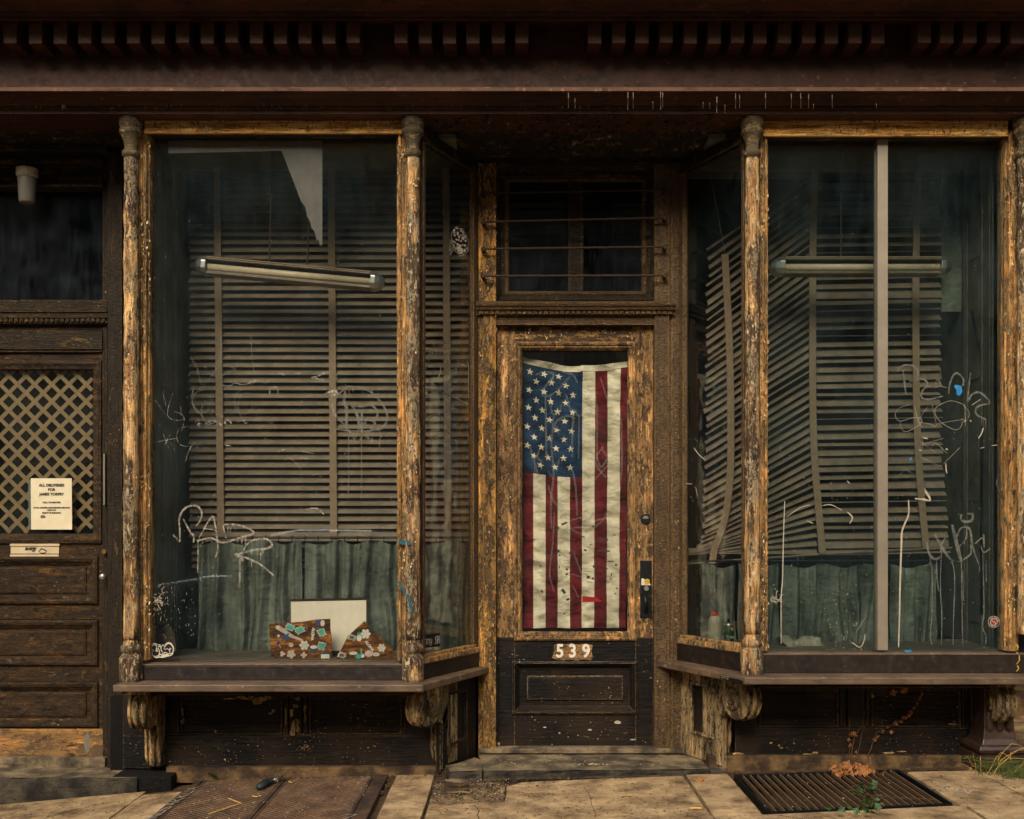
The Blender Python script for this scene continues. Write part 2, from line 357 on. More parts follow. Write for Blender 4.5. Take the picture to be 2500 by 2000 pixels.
def glassmat(name,tint,dust_haze,dcol,seed=0,spec=1.0,scale=3):  # diffuse layer holds dust and a painted haze of reflections
    k=NB(name); k.N.remove(k.b)
    v=k.coord((1,1,1)); v2=k.n('ShaderNodeMapping',{'Vector':v,'Scale':(1,1,.12),'Location':(seed,seed,0)}).outputs[0]
    n1=k.noise(v,scale,6,.65); n2=k.noise(v2,40,5,.7); n3=k.noise(v,150,2,.5)
    d=k.ma('MULTIPLY',k.ma('ADD',k.rng(n1,.35,.75),k.ma('MULTIPLY',k.rng(n2,.45,.7),.6)),dust_haze)
    d=k.ma('ADD',d,k.ma('MULTIPLY',k.rng(n3,.735,.76),.35))
    tr=k.n('ShaderNodeBsdfTransparent',{'Color':tint}); gl=k.n('ShaderNodeBsdfGlossy',{'Color':(1,1,1,1),'Roughness':.02})
    df=k.n('ShaderNodeBsdfDiffuse',{'Color':dcol})
    ge=k.n('ShaderNodeNewGeometry'); fr=k.n('ShaderNodeFresnel',{'IOR':k.rng(ge.outputs['Backfacing'],0,1,1.32,1/1.32)})
    m1=k.n('ShaderNodeMixShader',{0:k.ma('MULTIPLY',fr.outputs[0],spec),1:tr.outputs[0],2:gl.outputs[0]})
    m2=k.n('ShaderNodeMixShader',{0:d,1:m1.outputs[0],2:df.outputs[0]})
    k.L.new(m2.outputs[0],k.out.inputs[0]); return k.m
def faded(name,c,lo,hi,sc_=40):
    k=NB(name); k.N.remove(k.b)
    n=k.noise(k.coord((1,1,.6)),sc_,6,.7); tr=k.n('ShaderNodeBsdfTransparent'); df=k.n('ShaderNodeBsdfDiffuse',{'Color':lin(c)})
    mx=k.n('ShaderNodeMixShader',{0:k.rng(n,.4,.6,lo,hi),1:tr.outputs[0],2:df.outputs[0]}); k.L.new(mx.outputs[0],k.out.inputs[0]); return k.m
M['washg']=faded('faded_white_spray',(176,166,146),.12,.85,55); M['greyg']=faded('faded_grey_marker',(112,112,104),.35,.85,30); M['grng']=faded('faded_green_marker',(84,100,94),.3,.8,30)
M['sheet']=faded('painted_reflection_grey',(134,126,117),.62,.86,14); M['scratch']=faded('glass_scratch',(176,170,156),.0,.9,70)  # the grey one colours the painted pane reflection
M['glass']=glassmat('dust_haze_shop_glass',(.89,.91,.91,1),.040,(.11,.16,.165,1),0,1.7)  # teal dust colour also paints in the haze of street reflections
M['glassR']=glassmat('dust_haze_right_glass',(.80,.84,.84,1),.052,(.095,.15,.16,1),7,1.7)  # stronger dust, its teal painting in reflected haze too
M['glass2']=glassmat('grimy_transom_glass',(.3,.34,.36,1),.30,(.045,.055,.062,1),3,1,6)
M['glass3']=glassmat('door_glass',(.92,.94,.92,1),.02,(.3,.3,.28,1),5)

def fabric(name,c,var=.35,sheen=0,bump=.006,fs=16):
    k=NB(name); n=k.noise(k.coord((1,1,.5)),7,8,.6); f=k.noise(k.coord((1,1,1)),320,2,.5); cr=k.noise(k.coord((1,1,1.9),warp=.08,ws=5,rot=(0,.5,0)),fs,3,.5)
    c=lin(c); col=k.mix(k.rng(n,.35,.68),tuple(x*(1-var) for x in c[:3])+(1,),tuple(min(1,x*(1+var)) for x in c[:3])+(1,))
    h=k.ma('ADD',k.ma('MULTIPLY',f,.08),cr); return k.fin(col,.85,h,bump,1,.15)
M['curtain']=fabric('curtain_green_sateen',(108,112,96),.6,bump=.016)
M['fblue']=fabric('flag_blue_cloth',(26,50,76),.5,bump=.030,fs=9)
M['fred']=fabric('flag_red_cloth',(98,26,32),.5,bump=.032,fs=9)
M['fwhite']=fabric('flag_white_cloth',(212,198,172),.22,bump=.032,fs=9)

def stonemat(name,c1,c2,c3,bump=.006,sc_=3.0,specks=True):
    k=NB(name); v=k.coord((1,1,1)); n=k.noise(v,sc_,9,.62); n2=k.noise(v,30,7,.7); n3=k.noise(v,170,3,.6)
    col=k.ramp(n,[(.3,lin(c3)),(.45,lin(c2)),(.6,lin(c1)),(.75,lin(tuple(min(255,c*1.08) for c in c1)))])
    col=k.mix(k.ma('MULTIPLY',k.rng(n2,.52,.68),.5),col,lin(c3))
    ly=k.noise(k.coord((.8,1,9),warp=.02),9,8,.7); col=k.mix(k.ma('MULTIPLY',k.rng(ly,.52,.62),.35),col,lin(tuple(c*.45 for c in c3)))
    if specks:
        pt=k.rng(k.noise(v,62,2,.5),.70,.715); col=k.mix(k.ma('MULTIPLY',pt,.75),col,lin((60,48,34)))
        lt=k.rng(k.noise(v,210,2,.5),.70,.73); col=k.mix(k.ma('MULTIPLY',lt,.4),col,lin(tuple(min(255,c*1.25) for c in c1)))
        sp=k.rng(n3,.66,.70); col=k.mix(k.ma('MULTIPLY',sp,.7),col,lin((52,42,30)))
    h=k.ma('ADD',k.ma('MULTIPLY',n2,.8),k.ma('MULTIPLY',n3,.35))
    return k.fin(col,.88,h,bump,1,.25)
M['slab']=stonemat('sandy_paving_slab',(194,163,120),(160,131,94),(84,66,47),.012,5.5)
M['slabd']=stonemat('dirty_paving_slab',(150,124,88),(120,98,70),(84,68,50))
M['dirt']=stonemat('packed_dirt',(92,72,50),(70,54,38),(44,34,26),.012,7)
M['bluest']=stonemat('dark_bluestone',(84,76,62),(52,48,42),(24,23,21),.02,6)
M['darkst']=stonemat('near_black_plinth',(20,16,13),(15,12,10),(9,8,7),.01,6)  # near-black stone of the left corner block
M['stept']=stonemat('bluestone_step',(150,130,100),(98,86,68),(44,40,34),.016,7)
M['plate']=stonemat('rusty_tread_plate',(92,68,50),(66,50,40),(44,36,30),.002,5,False)
M['tread']=stonemat('worn_tread_steel',(132,104,78),(104,80,60),(70,54,42),.001,9,False)
M['plinth']=stonemat('peeled_plinth',(116,90,58),(70,54,38),(36,28,22),.006,8)
exec_parts=[]
# ================================================================== THE BUILDING
BLD=thing('shop_building',(.37,.3,0),'old weathered shopfront building of peeling orange-brown wood with a central glazed door and two display windows under a dark brown cornice','building')
WL=[(-.470,0),(-.214,.50)]; WR=[(1.215,0),(.965,.50)]       # sidelight wall lines
class Wall:                                               # vertical plane through a line, outward normal nx
    def __init__(s,a,b,side):
        s.a=Vector((a[0],a[1],0)); s.b=Vector((b[0],b[1],0)); s.L=(s.b-s.a).length; s.u=(s.b-s.a)/s.L
        n=Vector((s.u.y,-s.u.x,0)); s.n=n if n.y<0 else -n
    def p(s,t,o,z): return s.a+s.u*t+s.n*o+Vector((0,0,z))   # t metres along, o metres outward
    def obox(s,mb,t0,t1,z0,z1,o0,o1,mi=0): mb.prism([s.p(t0,o0,z0),s.p(t1,o0,z0),s.p(t1,o1,z0),s.p(t0,o1,z0)],(0,0,z1-z0),mi)
    def plane(s,o=0): return (s.p(0,o,0),s.n)
SWL=Wall(WL[0],WL[1],-1); SWR=Wall(WR[0],WR[1],1)

# ---- cornice
ZB=H+2.098
def zz(py,y): return P(0,py,y).z
prof=[(-.14,ZB),(-.14,zz(268,-.14)),(-.155,zz(264,-.155)),(-.155,zz(258,-.155)),(-.165,zz(252,-.165)),(-.18,zz(240,-.18)),(-.205,zz(231,-.205)),(-.25,zz(226,-.25)),(-.26,zz(222.5,-.26)),(-.244,zz(213,-.244)),(-.10,zz(213,-.244)+.012),
      (-.10,zz(62,-.10)),(-.28,zz(50,-.28)),(-.30,zz(46,-.30)),(-.30,zz(41,-.30)),(-.325,zz(38,-.325)),(-.33,zz(28,-.33)),(-.35,zz(26,-.35)),(-.36,zz(22,-.36)),(-.41,zz(6,-.41)),(-.47,zz(-20,-.47)),(-.51,zz(-32,-.51)),(-.51,zz(-60,-.51)),(-.46,zz(-60,-.51)+.06),(.1,zz(-60,-.60)+.2),(.1,ZB)]
mb=MB(); mb.sweepx(prof,-4.6,4.6,seg=20)
corn=mb.build('cornice',M['cornice'],BLD)
mb=MB(); mb.sweepx([(-.2615,zz(222.3,-.2615)),(-.2465,zz(213.2,-.2465)),(-.246,zz(212.9,-.246)),(-.12,zz(213,-.244)+.0135),(-.12,zz(213,-.244)+.006),(-.244,zz(214,-.244))],-4.6,4.6); mb.build('lit_ledge_strip',M['cornlt'],corn)  # browner strip kept lighter, painting in the top light it catches
dent=[8,70,130,190,248,310,370,429,490,549,609,667,727,787,846,963,1021,1081,1139,1200,1258,1436,1494,1552,1610,1669,1727,1785,1840,1900,1958,2013,2071,2127,2240,2296,2353,2410,2467]
dme=None
for i,px in enumerate(dent):
    a=P(px,58,-.25); b=P(px+33,106,-.25)
    if dme is None:
        mb=MB(); mb.box(a.x,b.x,-.25,-.102,b.z,a.z+.06); d0=mb.build('dentil',M['cornice'],corn,bevel=.003); x0=a.x; dme=d0
    else:
        d=d0.copy(); COL.objects.link(d); d.parent=corn; d.location=(a.x-x0+random.uniform(-.002,.002),0,random.uniform(-.003,.003)); d.rotation_euler=(0,0,0)
mb=MB()
for px,y0,y1 in [(1533,225,268),(1546,226,266),(1594,249,267),(1613,224,268),(1618,225,262),(1716,251,265),(1733,252,266),(1750,236,276),(1770,257,277),(1796,228,266),(1806,232,264),(1869,227,265),(1932,229,264),(1955,228,264),(1974,230,264),(1986,255,266),(2032,232,264),(2140,254,264),(1388,226,264),(1404,240,266)]:
    for q in range(3):
        ya=y0+(y1-y0)*q/3; yb=y0+(y1-y0)*(q+1)/3
        mb.tube([onp(px+random.uniform(-.6,.6),ya,Vector((0,-.262+.012*(q>0)+.06*(q>1),0)),Vector((0,-1,0))),onp(px,yb,Vector((0,-.25+.066*(q>0)+.01*(q>1),0)),Vector((0,-1,0)))],.0016,5)
for i in range(70):
    px=random.uniform(60,1500) if i%3 else random.uniform(150,160); py=random.uniform(255,262)
    mb.tube([onp(px,py,Vector((0,-.166,0)),Vector((0,-1,0))),onp(px+.4,py+random.uniform(2,7),Vector((0,-.160,0)),Vector((0,-1,0)))],.0009,4)
mb.build('paint_drips',M['wash'],corn)
# upper wall mass above cornice and side walls of the building
mb=MB(); mb.box(-6,6,.12,.4,zz(-60,-.6)+.05,H+6.5); mb.box(-6,-3.2,.05,.4,-.5,zz(-60,-.6)+.05); mb.box(4.0,6,.05,.4,-.5,zz(-60,-.6)+.05)
mb.build('upper_wall',M['brick'],BLD)

# ---- soffits (ceiling over entries) as boards
mb=MB(); zc=H+2.10
x=-3.2
while x<4.2:
    if not (-1.93<x<-.55 or 1.27<x<2.6):
        mb.box(x+.002,x+.078,-.13,.62,zc+random.uniform(0,.003),zc+.02)
    x+=.08
for i in range(900):           # curled paint flakes hanging from the soffit
    x=random.uniform(-.45,1.2); y=random.uniform(-.12,.45); s_=random.uniform(.006,.022)
    a=random.uniform(0,6.3); c=Vector((x,y,zc-.001)); u=Vector((math.cos(a),math.sin(a),0))*s_; v=Vector((-math.sin(a),math.cos(a),-random.uniform(.1,.9)))*s_
    mb.add([c,c+u,c+u+v,c+v],[(0,1,2,3)])
mb.build('soffit',M['soffit'],BLD)
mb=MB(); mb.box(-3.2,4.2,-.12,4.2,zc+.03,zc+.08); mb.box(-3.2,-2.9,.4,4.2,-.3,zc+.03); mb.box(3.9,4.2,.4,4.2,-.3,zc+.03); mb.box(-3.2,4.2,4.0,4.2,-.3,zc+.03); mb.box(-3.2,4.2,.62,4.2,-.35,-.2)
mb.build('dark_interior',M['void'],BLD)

# ---- columns
def column(xc,px,full=True,dz=0):
    yc=-.07
    def z(py): return P(px,py,yc).z
    sh=[]; zb=z(1560-dz); zt=z(388); n=70
    if not full: zb=z(1548)
    for i in range(n+1):
        zq=zb+(zt-zb)*i/n; sh.append((.0345+.0035*(1-i/n)+.002*noise.noise(Vector((xc*9,zq*5,0))),zq))
    m=MB(); m.lathe((xc,yc,0),sh,20,jit=.006); c=m.build('column',M['col'],BLD,smooth=True)
    cap=[(.033,z(392)),(.033,z(386)),(.043,z(383)),(.045,z(377)),(.043,z(371)),(.034,z(368)),(.032,z(360)),(.036,z(348)),(.044,z(338)),(.052,z(330)),(.058,z(327)),(.058,z(321)),(.053,z(318)),(.052,z(314)),(.056,z(312)),(.060,z(306)),(.061,z(298)),(.0595,z(297)),(.0615,z(293)),(.060,z(290)),(.0605,z(287)),(.056,z(282)),(.048,z(279)),(.03,z(277))]
    m=MB(); m.lathe((xc,yc,0),cap,28,jit=.0012); m.build('capital',M['colr'],c,smooth=True)
    if full:
        q=lambda p:z(p-dz)
        bs=[(.056,q(1664)),(.0575,q(1655)),(.056,q(1625)),(.057,q(1608)),(.050,q(1601)),(.042,q(1596)),(.040,q(1592)),(.048,q(1590)),(.0505,q(1584)),(.049,q(1577)),(.040,q(1573)),(.036,q(1566)),(.034,q(1562))]
        m=MB(); m.lathe((xc,yc,0),bs,24,jit=.004); m.build('column_base',M['colr'] if False else M['col'],c,smooth=True)
    return c
column(-1.958,320); column(-.5095,1008); column(1.2337,1836,dz=14); column(2.635,2501,False)

# ---- display windows
def display(px0,px1,pt,pb,lint,right=False):
    mb=MB()
    a,b=lint
    mb.pbox(a,283,b,pt-13 if not right else pt-10,-.05,-.028)                         # lintel
    ob=mb.build('display_window',M['head'],BLD,bevel=.004)
    m=MB(); m.pbox(a,270,b,(pt-13 if not right else pt-10)+3,-.0275,.12); m.build('head_reveal',M['dkwoodh'],ob)
    m=MB(); m.pbox(a,284,b,289,-.057,-.051); m.pbox(a,pt-17 if not right else pt-13,b,pt-13 if not right else pt-10,-.055,-.051); m.build('lintel_trim',M['head'],ob,bevel=.002)
    return ob
dwL=display(367,970,338,1611,(352,984))
dwR=display(1876,2446,342,1586,(1864,2462),True)
dwL['label']='wide left display window with one large pane, blind, curtain and signs behind it'
dwR['label']='right display window split by a vertical aluminium bar, with a collapsed blind behind it'
def jamb(x0,x1,parent,pb,inner,yf=-.03):
    m=MB(); a=P(x0,320,yf); b=P(x1,pb,yf)
    w_=b.x-a.x
    n=60; prof_=[(0,.10),(0,0),(.38,0),(.42,.008),(.52,.008),(.56,-.003),(.80,-.003),(.84,.02),(1,.02),(1,.10)] if inner>0 else [(0,.10),(0,.02),(.16,.02),(.20,-.003),(.44,-.003),(.48,.008),(.58,.008),(.62,0),(1,0),(1,.10)]
    o=len(m.v); k=len(prof_)
    for i in range(n+1):
        z=b.z+(H+2.06-b.z)*i/n
        for u,y in prof_:
            j=.004*noise.noise(Vector((a.x*7+u*9,z*14,y*20)))+.0015*noise.noise(Vector((u*20,z*60,3)))
            m.v.append(Vector((a.x+w_*u+(j if 0<u<1 or True else 0)*.6,yf+y+j,z)))
    for i in range(n):
        for q in range(k-1): m.f.append([o+i*k+q,o+i*k+q+1,o+(i+1)*k+q+1,o+(i+1)*k+q]); m.m.append(0)
    m.build('jamb_moulding',M['jamb'],parent)
jamb(338,362,dwL,1612,1); jamb(968,992,dwL,1612,-1); jamb(1855,1877,dwR,1590,1); jamb(2457,2486,dwR,1590,-1)
for px0,px1,pt,pb,ob in ((355,978,330,1613,dwL),(1866,2456,334,1590,dwR)):
    a=P(px0,pt,.03); b=P(px1,pb,.03); m=MB(); m.box(a.x,b.x,.03,.035,b.z,a.z+.03); m.build('glass',M['glass'] if ob is dwL else M['glassR'],ob)
# sill blocks, ledges
def block(name,pts,z0,z1,mat,parent,bev=.004):
    m=MB(); m.zprism(pts,z0,z1); return m.build(name,mat,parent,bevel=bev)
zL1=H-.7055; zL0=H-.789; zR1=H-.651; zR0=H-.752
def sillset(ptsB,ptsT,ptsL,z0,z1,lab):
    l=block('window_ledge',ptsL,z0-.037,z0,M['sill'],BLD,.006); l['label']=lab
    b=block('sill_upstand',ptsB,z0,z1-.006,M['silld'],l)
    t=block('sill_top',ptsT,z1-.006,z1,M['sill'],l,.002)
    return l
ledL=sillset([(-1.93,-.05),(-.535,-.05),(-.455,-.01),(-.185,.5),(-.25,.6),(-1.93,.6)],[(-1.935,-.055),(-.53,-.055),(-.45,-.012),(-.18,.5),(-.25,.605),(-1.935,.605)],
    [(-2.003,-.2),(-.446,-.2),(-.128,.49),(-.24,.62),(-2.0,.62)],zL0,zL1,'brown ledge under the left display window')
ledR=sillset([(2.66,-.05),(1.275,-.05),(1.20,-.01),(.935,.5),(1.0,.6),(2.66,.6)],[(2.665,-.055),(1.27,-.055),(1.195,-.012),(.93,.5),(1.0,.605),(2.665,.605)],
    [(2.95,-.2),(1.168,-.2),(.820,.49),(.93,.62),(2.95,.62)],zR0,zR1,'brown ledge under the right display window')
# ---- sidelights
def sidelight(W,z0,z1,flip,lab):
    L=W.L; m=MB()
    W.obox(m,.0,L,H+2.01,H+2.11,-.03,.012)        # top rail
    W.obox(m,.0,L,H+2.0,H+2.022,.012,.028)
    ob=m.build('side_window',M['dkwoodh'],BLD,bevel=.003,label=lab)
    m=MB(); W.obox(m,L-.03,L+.02,z0,H+2.01,-.02,.014); W.obox(m,L-.045,L-.03,z0,H+2.0,-.012,.006); W.obox(m,0,.02,z0,H+2.01,-.02,.012); m.build('side_frame',M['olive'],ob,bevel=.003)
    m=MB(); W.obox(m,0,L,z0,z0+.028,-.02,.03); W.obox(m,0,L,z0+.028,z0+.045,-.02,.015); m.build('side_sill',M['jamb'] ,ob,bevel=.003)
    m=MB(); W.obox(m,.005,L-.03,z0+.03,H+2.01,-.002,.002); m.build('glass',M['glass'],ob)
    return ob
swl=sidelight(SWL,zL1,0,0,'narrow angled side window left of the door'); swr=sidelight(SWR,zR1,0,0,'narrow angled side window right of the door')

# ---- display interiors
m=MB()
m.zprism([(-1.90,.09),(-.53,.09),(-.47,.03),(-.24,.5),(-.3,.62),(-1.90,.62)],zL1,zL1+.004); m.build('display_floor',M['infloor'],BLD)
m=MB(); m.zprism([(2.6,.09),(1.28,.09),(1.21,.03),(.99,.5),(1.05,.62),(2.6,.62)],zR1,zR1+.004); m.build('display_floor',M['infloor'],BLD)
def sidewall(x,sgn,z0):
    m=MB(); th=.03*sgn
    m.box(x-th,x,.09,1.4,z0,zc+.02)
    for y in (.12,.20,.235,.33,.52,.55): m.box(x,x-th*-.35,y,y+.022,z0,zc)
    for k_ in range(4):
        za=z0+.12+k_*.68; 
        if za+.56<zc: m.box(x,x+th*.25,.37,.50,za,za+.56)
    m.build('side_reveal',M['inwall'],BLD,bevel=.004)
sidewall(-1.93,1,zL1); sidewall(2.60,-1,zR1)
for x0,x1,x2,x3 in ((-1.95,-.3,-1.90,-.22),(1.05,2.6,.97,2.6)):
    m=MB(); m.box(x0,x1,.125,.75,H+2.07,H+2.095); m.box(x2,x3,.60,.63,H+2.02,H+2.0705); m.build('display_ceiling',M['inwall'],BLD)

# ---- door surround (posts, transom bar, casings)
YP=.50
m=MB()
m.pbox(1168,398,1180,1860,YP,.62); m.pbox(1180,398,1211,1840,YP-.012,.62)
sur=m.build('door_surround',M['oliveL'],BLD,bevel=.003,label='peeling olive-brown wooden posts and rails round the central door')
m=MB(); m.pbox(1598,398,1634,1840,YP-.012,.62); m.pbox(1634,398,1641,1840,YP+.008,.62); m.pbox(1641,398,1668,1850,YP,.62); m.build('door_post',M['olive'],sur,bevel=.003)
m=MB(); m.pbox(1180,384,1641,408,YP-.004,.62); m.pbox(1212,400,1598,432,YP+.045,.62); m.build('head_rail',M['dkwoodh'],sur,bevel=.003)
m=MB(); pr=[(YP+.12,zz(772,YP)),(YP-.02,zz(770,YP)),(YP-.022,zz(758,YP-.02)),(YP-.045,zz(756,YP-.04)),(YP-.05,zz(750,YP-.05)),(YP-.06,zz(746,YP-.06)),(YP-.065,zz(740,YP-.06)),(YP-.03,zz(734,YP-.04)),(YP+.12,zz(734,YP))]
m.sweepx(pr,P(1164,0,YP).x,P(1647,0,YP).x); m.pbox(1211,770,1598,793,YP+.002,.62)
tb=m.build('transom_bar',M['oliveh'],sur)
m=MB(); x=1170
while x<1640:
    m.pbox(x,757,x+9.5,766,YP-.034,YP-.018); x+=13.2
m.build('dentil_strip',M['oliveh'],tb,bevel=.0015)
m=MB(); m.pbox(1168,1828,1668,1840,YP-.03,.66); m.build('threshold',M['stept'],sur,bevel=.004)
# ---- transom window
YT=.58
m=MB(); m.pframe(1212,412,1598,735,YT,[(0,YT-.02),(.012,YT-.02),(.028,YT),(.05,YT),(.054,YT+.015)])
tw=m.build('transom_window',M['dkwood'],BLD,label='dark two-pane transom window above the door behind four iron bars')
m=MB(); a=P(1232,432,YT); b=P(1578,722,YT); z0,z1=b.z,a.z
m.frame(a.x,b.x,z0,z1,[(0,YT+.005),(.006,YT-.004),(.02,YT-.004),(.028,YT+.012)]); m.build('sash',M['oliveh'],tw)
m=MB(); m.pbox(1387,436,1392,720,YT-.002,YT+.03); m.pbox(1392,434,1419,722,YT+.006,YT+.03); m.pbox(1419,436,1424,720,YT-.002,YT+.03); m.build('mullion',M['dkwood'],tw,bevel=.002)
for q in ((1238,1388),(1422,1572)):
    m=MB(); m.pbox(q[0],438,q[1],716,YT+.018,YT+.022); m.build('pane',M['glass2'],tw)
for i,(l,r) in enumerate(((472,464),(542,532),(608,603),(674,673))):
    m=MB(); a=P(1180,l,.44); b=P(1624,r,.44); n=24
    m.tube([a.lerp(b,j/n)+Vector((0,0,.0015*noise.noise(Vector((j*.9,i*5,0))))) for j in range(n+1)],[.0062+.0012*noise.noise(Vector((j*1.7,i*3,2))) for j in range(n+1)],8)
    for e in (a,b):
        m.lathe((e.x,.44,e.z),[(.012,0),(.012,.05)],12,axis=Vector((0,1,0))); m.lathe((e.x,.434,e.z),[(.009,0),(.014,.004),(.014,.012)],10,axis=Vector((0,1,0)))
    bb=m.build('security_bar',M['iron'],tw)

# ---- the central door
YD=.55
def D_(px,py,y=YD): return P(px,py,y)
m=MB()
m.pbox(1213,793,1256,1556,YD,YD+.045); m.pbox(1552,793,1595,1556,YD,YD+.045)
door=m.build('shop_door',M['doorw'],BLD,bevel=.002,label='central shop door, worn brown wood above and black-painted below, with a flag behind its tall pane')
m=MB(); m.pbox(1256,793,1552,836,YD+.0005,YD+.045); m.build('top_rail',M['doorh'],door,bevel=.002)
m=MB(); m.pframe(1254,834,1554,1564,YD,[(0,YD+.001),(.002,YD-.012),(.012,YD-.018),(.022,YD-.012),(.026,YD-.004),(.034,YD-.006),(.044,YD+.006),(.05,YD+.02)]); m.build('glass_moulding',M['doorw'],door)
m=MB(); m.pbox(1270,852,1538,1548,YD+.02,YD+.024); m.build('glass',M['glass3'],door)
m=MB(); m.pbox(1213,1556.5,1256,1828,YD+.0005,YD+.045); m.pbox(1552,1556.5,1595,1828,YD+.0005,YD+.045); m.pbox(1256,1564,1552,1617,YD+.001,YD+.045); m.pbox(1256,1740,1552,1828,YD+.001,YD+.045); m.build('lower_rails',M['blackh'],door,bevel=.002)
m=MB(); m.pbox(1256,1617,1552,1740,YD+.022,YD+.04)
m.pframe(1250,1613,1556,1744,YD,[(0,YD),(.003,YD-.014),(.014,YD-.018),(.026,YD-.006),(.03,YD+.004),(.045,YD+.02)]); m.build('lower_panel',M['blackh'],door)
m=MB(); m.pframe(1286,1650,1522,1710,YD,[(0,YD+.022),(.001,YD+.012),(.014,YD+.006),(.016,YD+.006)]); a=P(1288,1652,YD+.006); b=P(1520,1708,YD+.006); m.box(a.x,b.x,YD+.0065,YD+.02,b.z,a.z); m.build('raised_panel',M['blackh'],door)
m=MB(); pts=[(1352,1575),(1364,1572),(1380,1574),(1395,1571),(1410,1574),(1428,1572),(1447,1575),(1444,1590),(1447,1606),(1442,1613),(1425,1610),(1408,1613),(1392,1610),(1376,1613),(1360,1611),(1348,1606),(1353,1592)]
m.prism([P(a,b,YD-.001) for a,b in pts],(0,.003,0)); nb=m.build('number_plate_patch',M['numbg'],door)
for ch,px in zip('539',(1367,1398,1431)):
    t=text(ch,.105,M['numw'],P(px,1591,YD-.003),(1,0,0),(0,0,1),'house_number',nb,ext=.003,sx=.9,bold=.003)
m=MB(); c=P(1576,1267,YD-.012); m.lathe((c.x,YD-.014,c.z),[(.026,0),(.028,.004),(.028,.014)],24,axis=Vector((0,1,0))); dbm=m.build('deadbolt',M['blackiron'],door,smooth=False)
m=MB(); m.prism([Vector((c.x+.017*math.cos(a),YD-.0165,c.z+.001+.017*math.sin(a))) for a in [math.pi*i/10 for i in range(11)]],(0,.002,0)); m.build('keyway',M['shade'],door)
m=MB(); m.pbox(1563,1369,1591,1509,YD-.006,YD); hp=m.build('handle_plate',M['blackiron'],door,bevel=.002)
m=MB(); c1=P(1573,1448,YD-.02); c2=P(1577,1494,YD-.02); n=10
m.tube([Vector((c1.x+(c2.x-c1.x)*i/n,YD-.008-.045*math.sin(math.pi*i/n)**.6,c1.z+(c2.z-c1.z)*i/n)) for i in range(n+1)],[.007+.004*math.sin(math.pi*i/n) for i in range(n+1)],10); m.build('door_pull',M['blackiron'],door,smooth=True)
m=MB(); c=P(1578,1437,YD-.01); m.lathe((c.x,YD-.016,c.z),[(.013,0),(.014,.004),(.013,.01)],20,axis=Vector((0,1,0))); m.build('cylinder_lock',M['shade'],door)
for pts in (((1554,1800),(1545,1797))):
    pass
m=MB()
for (x,y,a,b) in ((1508,1764,16,8),(1440,1782,10,4),(1330,1776,8,3),(1218,1816,6,8),(1545,1806,14,3),(1366,1790,5,5),(1536,1560,7,6)):
    m.prism([P(x+a*math.cos(t)*random.uniform(.4,.6),y+b*math.sin(t)*random.uniform(.4,.6),YD-.001) for t in [i*math.pi/4 for i in range(8)]],(0,.002,0))
m.build('paint_chips',M['wash'],door)

# ---- bulkheads, side panels, brackets
YB=.25
def bulk(px0,px1,pt,pb,st,rowy,lab):
    m=MB(); m.pbox(px0,rowy,px1,pb,YB,YB+.04); m.pbox(px0,pt,px1,rowy-1,YB+.014,YB+.04)
    o=m.build('bulkhead',M['blackh'],BLD,bevel=.002,label=lab)
    m=MB()
    for a,b in st: m.pbox(a,pt,b,rowy-1.5,YB-.004,YB+.014)
    m.pbox(px0,pt,px1,pt+9,YB-.006,YB+.013)
    m.build('stile',M['black'],o,bevel=.003)
    m=MB()
    for (a,b) in zip([px0]+[s_[1] for s_ in st],[s_[0] for s_ in st]+[px1]):
        if b-a>60: m.pframe(a+4,pt+10,b-4,rowy-2,YB,[(0,YB+.013),(.001,YB+.003),(.008,YB+.003),(.016,YB+.0135)])
    m.build('panel_moulding',M['blackh'],o)
    return o
bkL=bulk(300,1062,1694,1876,[(300,436),(693,703),(707,735),(741,750),(985,1062)],1796,'black peeling board front under the left window ledge')
bkR=bulk(1795,2440,1674,1850,[(1795,1850),(2052,2064),(2070,2110),(2116,2124),(2350,2440)],1778,'black board front under the right window ledge with dry vine on it')
# peeled paint patches with their own outline
def patch(mb,cx,cy,rx,ry,plane,n=11,rag=.45,blocky=False,off=.0015):
    P0,N=plane; sg=N if N.y<0 else -N
    pts=[]
    for i in range(n):
        a=2*math.pi*i/n; r=1-rag*random.random()
        x=cx+rx*r*math.cos(a); y=cy+ry*r*math.sin(a)
        if blocky: x=round(x/4)*4; y=round(y/4)*4
        pts.append(onp(x,y,P0,N)+sg*off)
    mb.prism(pts,-sg*(off*.8))
fp=lambda y:(Vector((0,y,0)),Vector((0,-1,0)))
m=MB()
for c in ((640,1706,26,7),(628,1712,14,9),(612,1704,10,5),(668,1736,5,5),(661,1742,5,4),(655,1704,14,4),(446,1758,5,12),(446,1742,3,18),(526,1785,4,3),(560,1706,16,3),(590,1704,18,4)): patch(m,*c,fp(YB-.006),blocky=True)
for c in ((712,1740,6,14),(722,1725,8,5),(722,1772,14,18),(716,1790,10,8),(726,1706,9,5),(697,1745,3,30),(744,1740,3,30)): patch(m,*c,fp(YB-.006),blocky=True)
for i in range(60): patch(m,random.uniform(440,970),random.uniform(1800,1868),1.3,1.1,fp(YB),6)
for i in range(14): patch(m,random.gauss(745,8),random.gauss(1823,5),2.4,1.6,fp(YB),6)
m.build('peeled_patches',M['patch'],bkL)
m=MB()
for c in ((1882,1814,5,3),(1902,1820,4,4),(1908,1826,6,3),(1938,1815,4,3),(1990,1838,9,3),(1970,1842,16,2.5),(1946,1843,6,2),(2170,1838,22,3),(2200,1835,14,2),(2325,1768,16,2.5),(1800,1840,18,4),(2130,1700,4,6)): patch(m,*c,fp(YB-.001),blocky=False)
for i in range(40): patch(m,random.uniform(1880,2330),random.uniform(1785,1845),1.2,1.1,fp(YB),6)
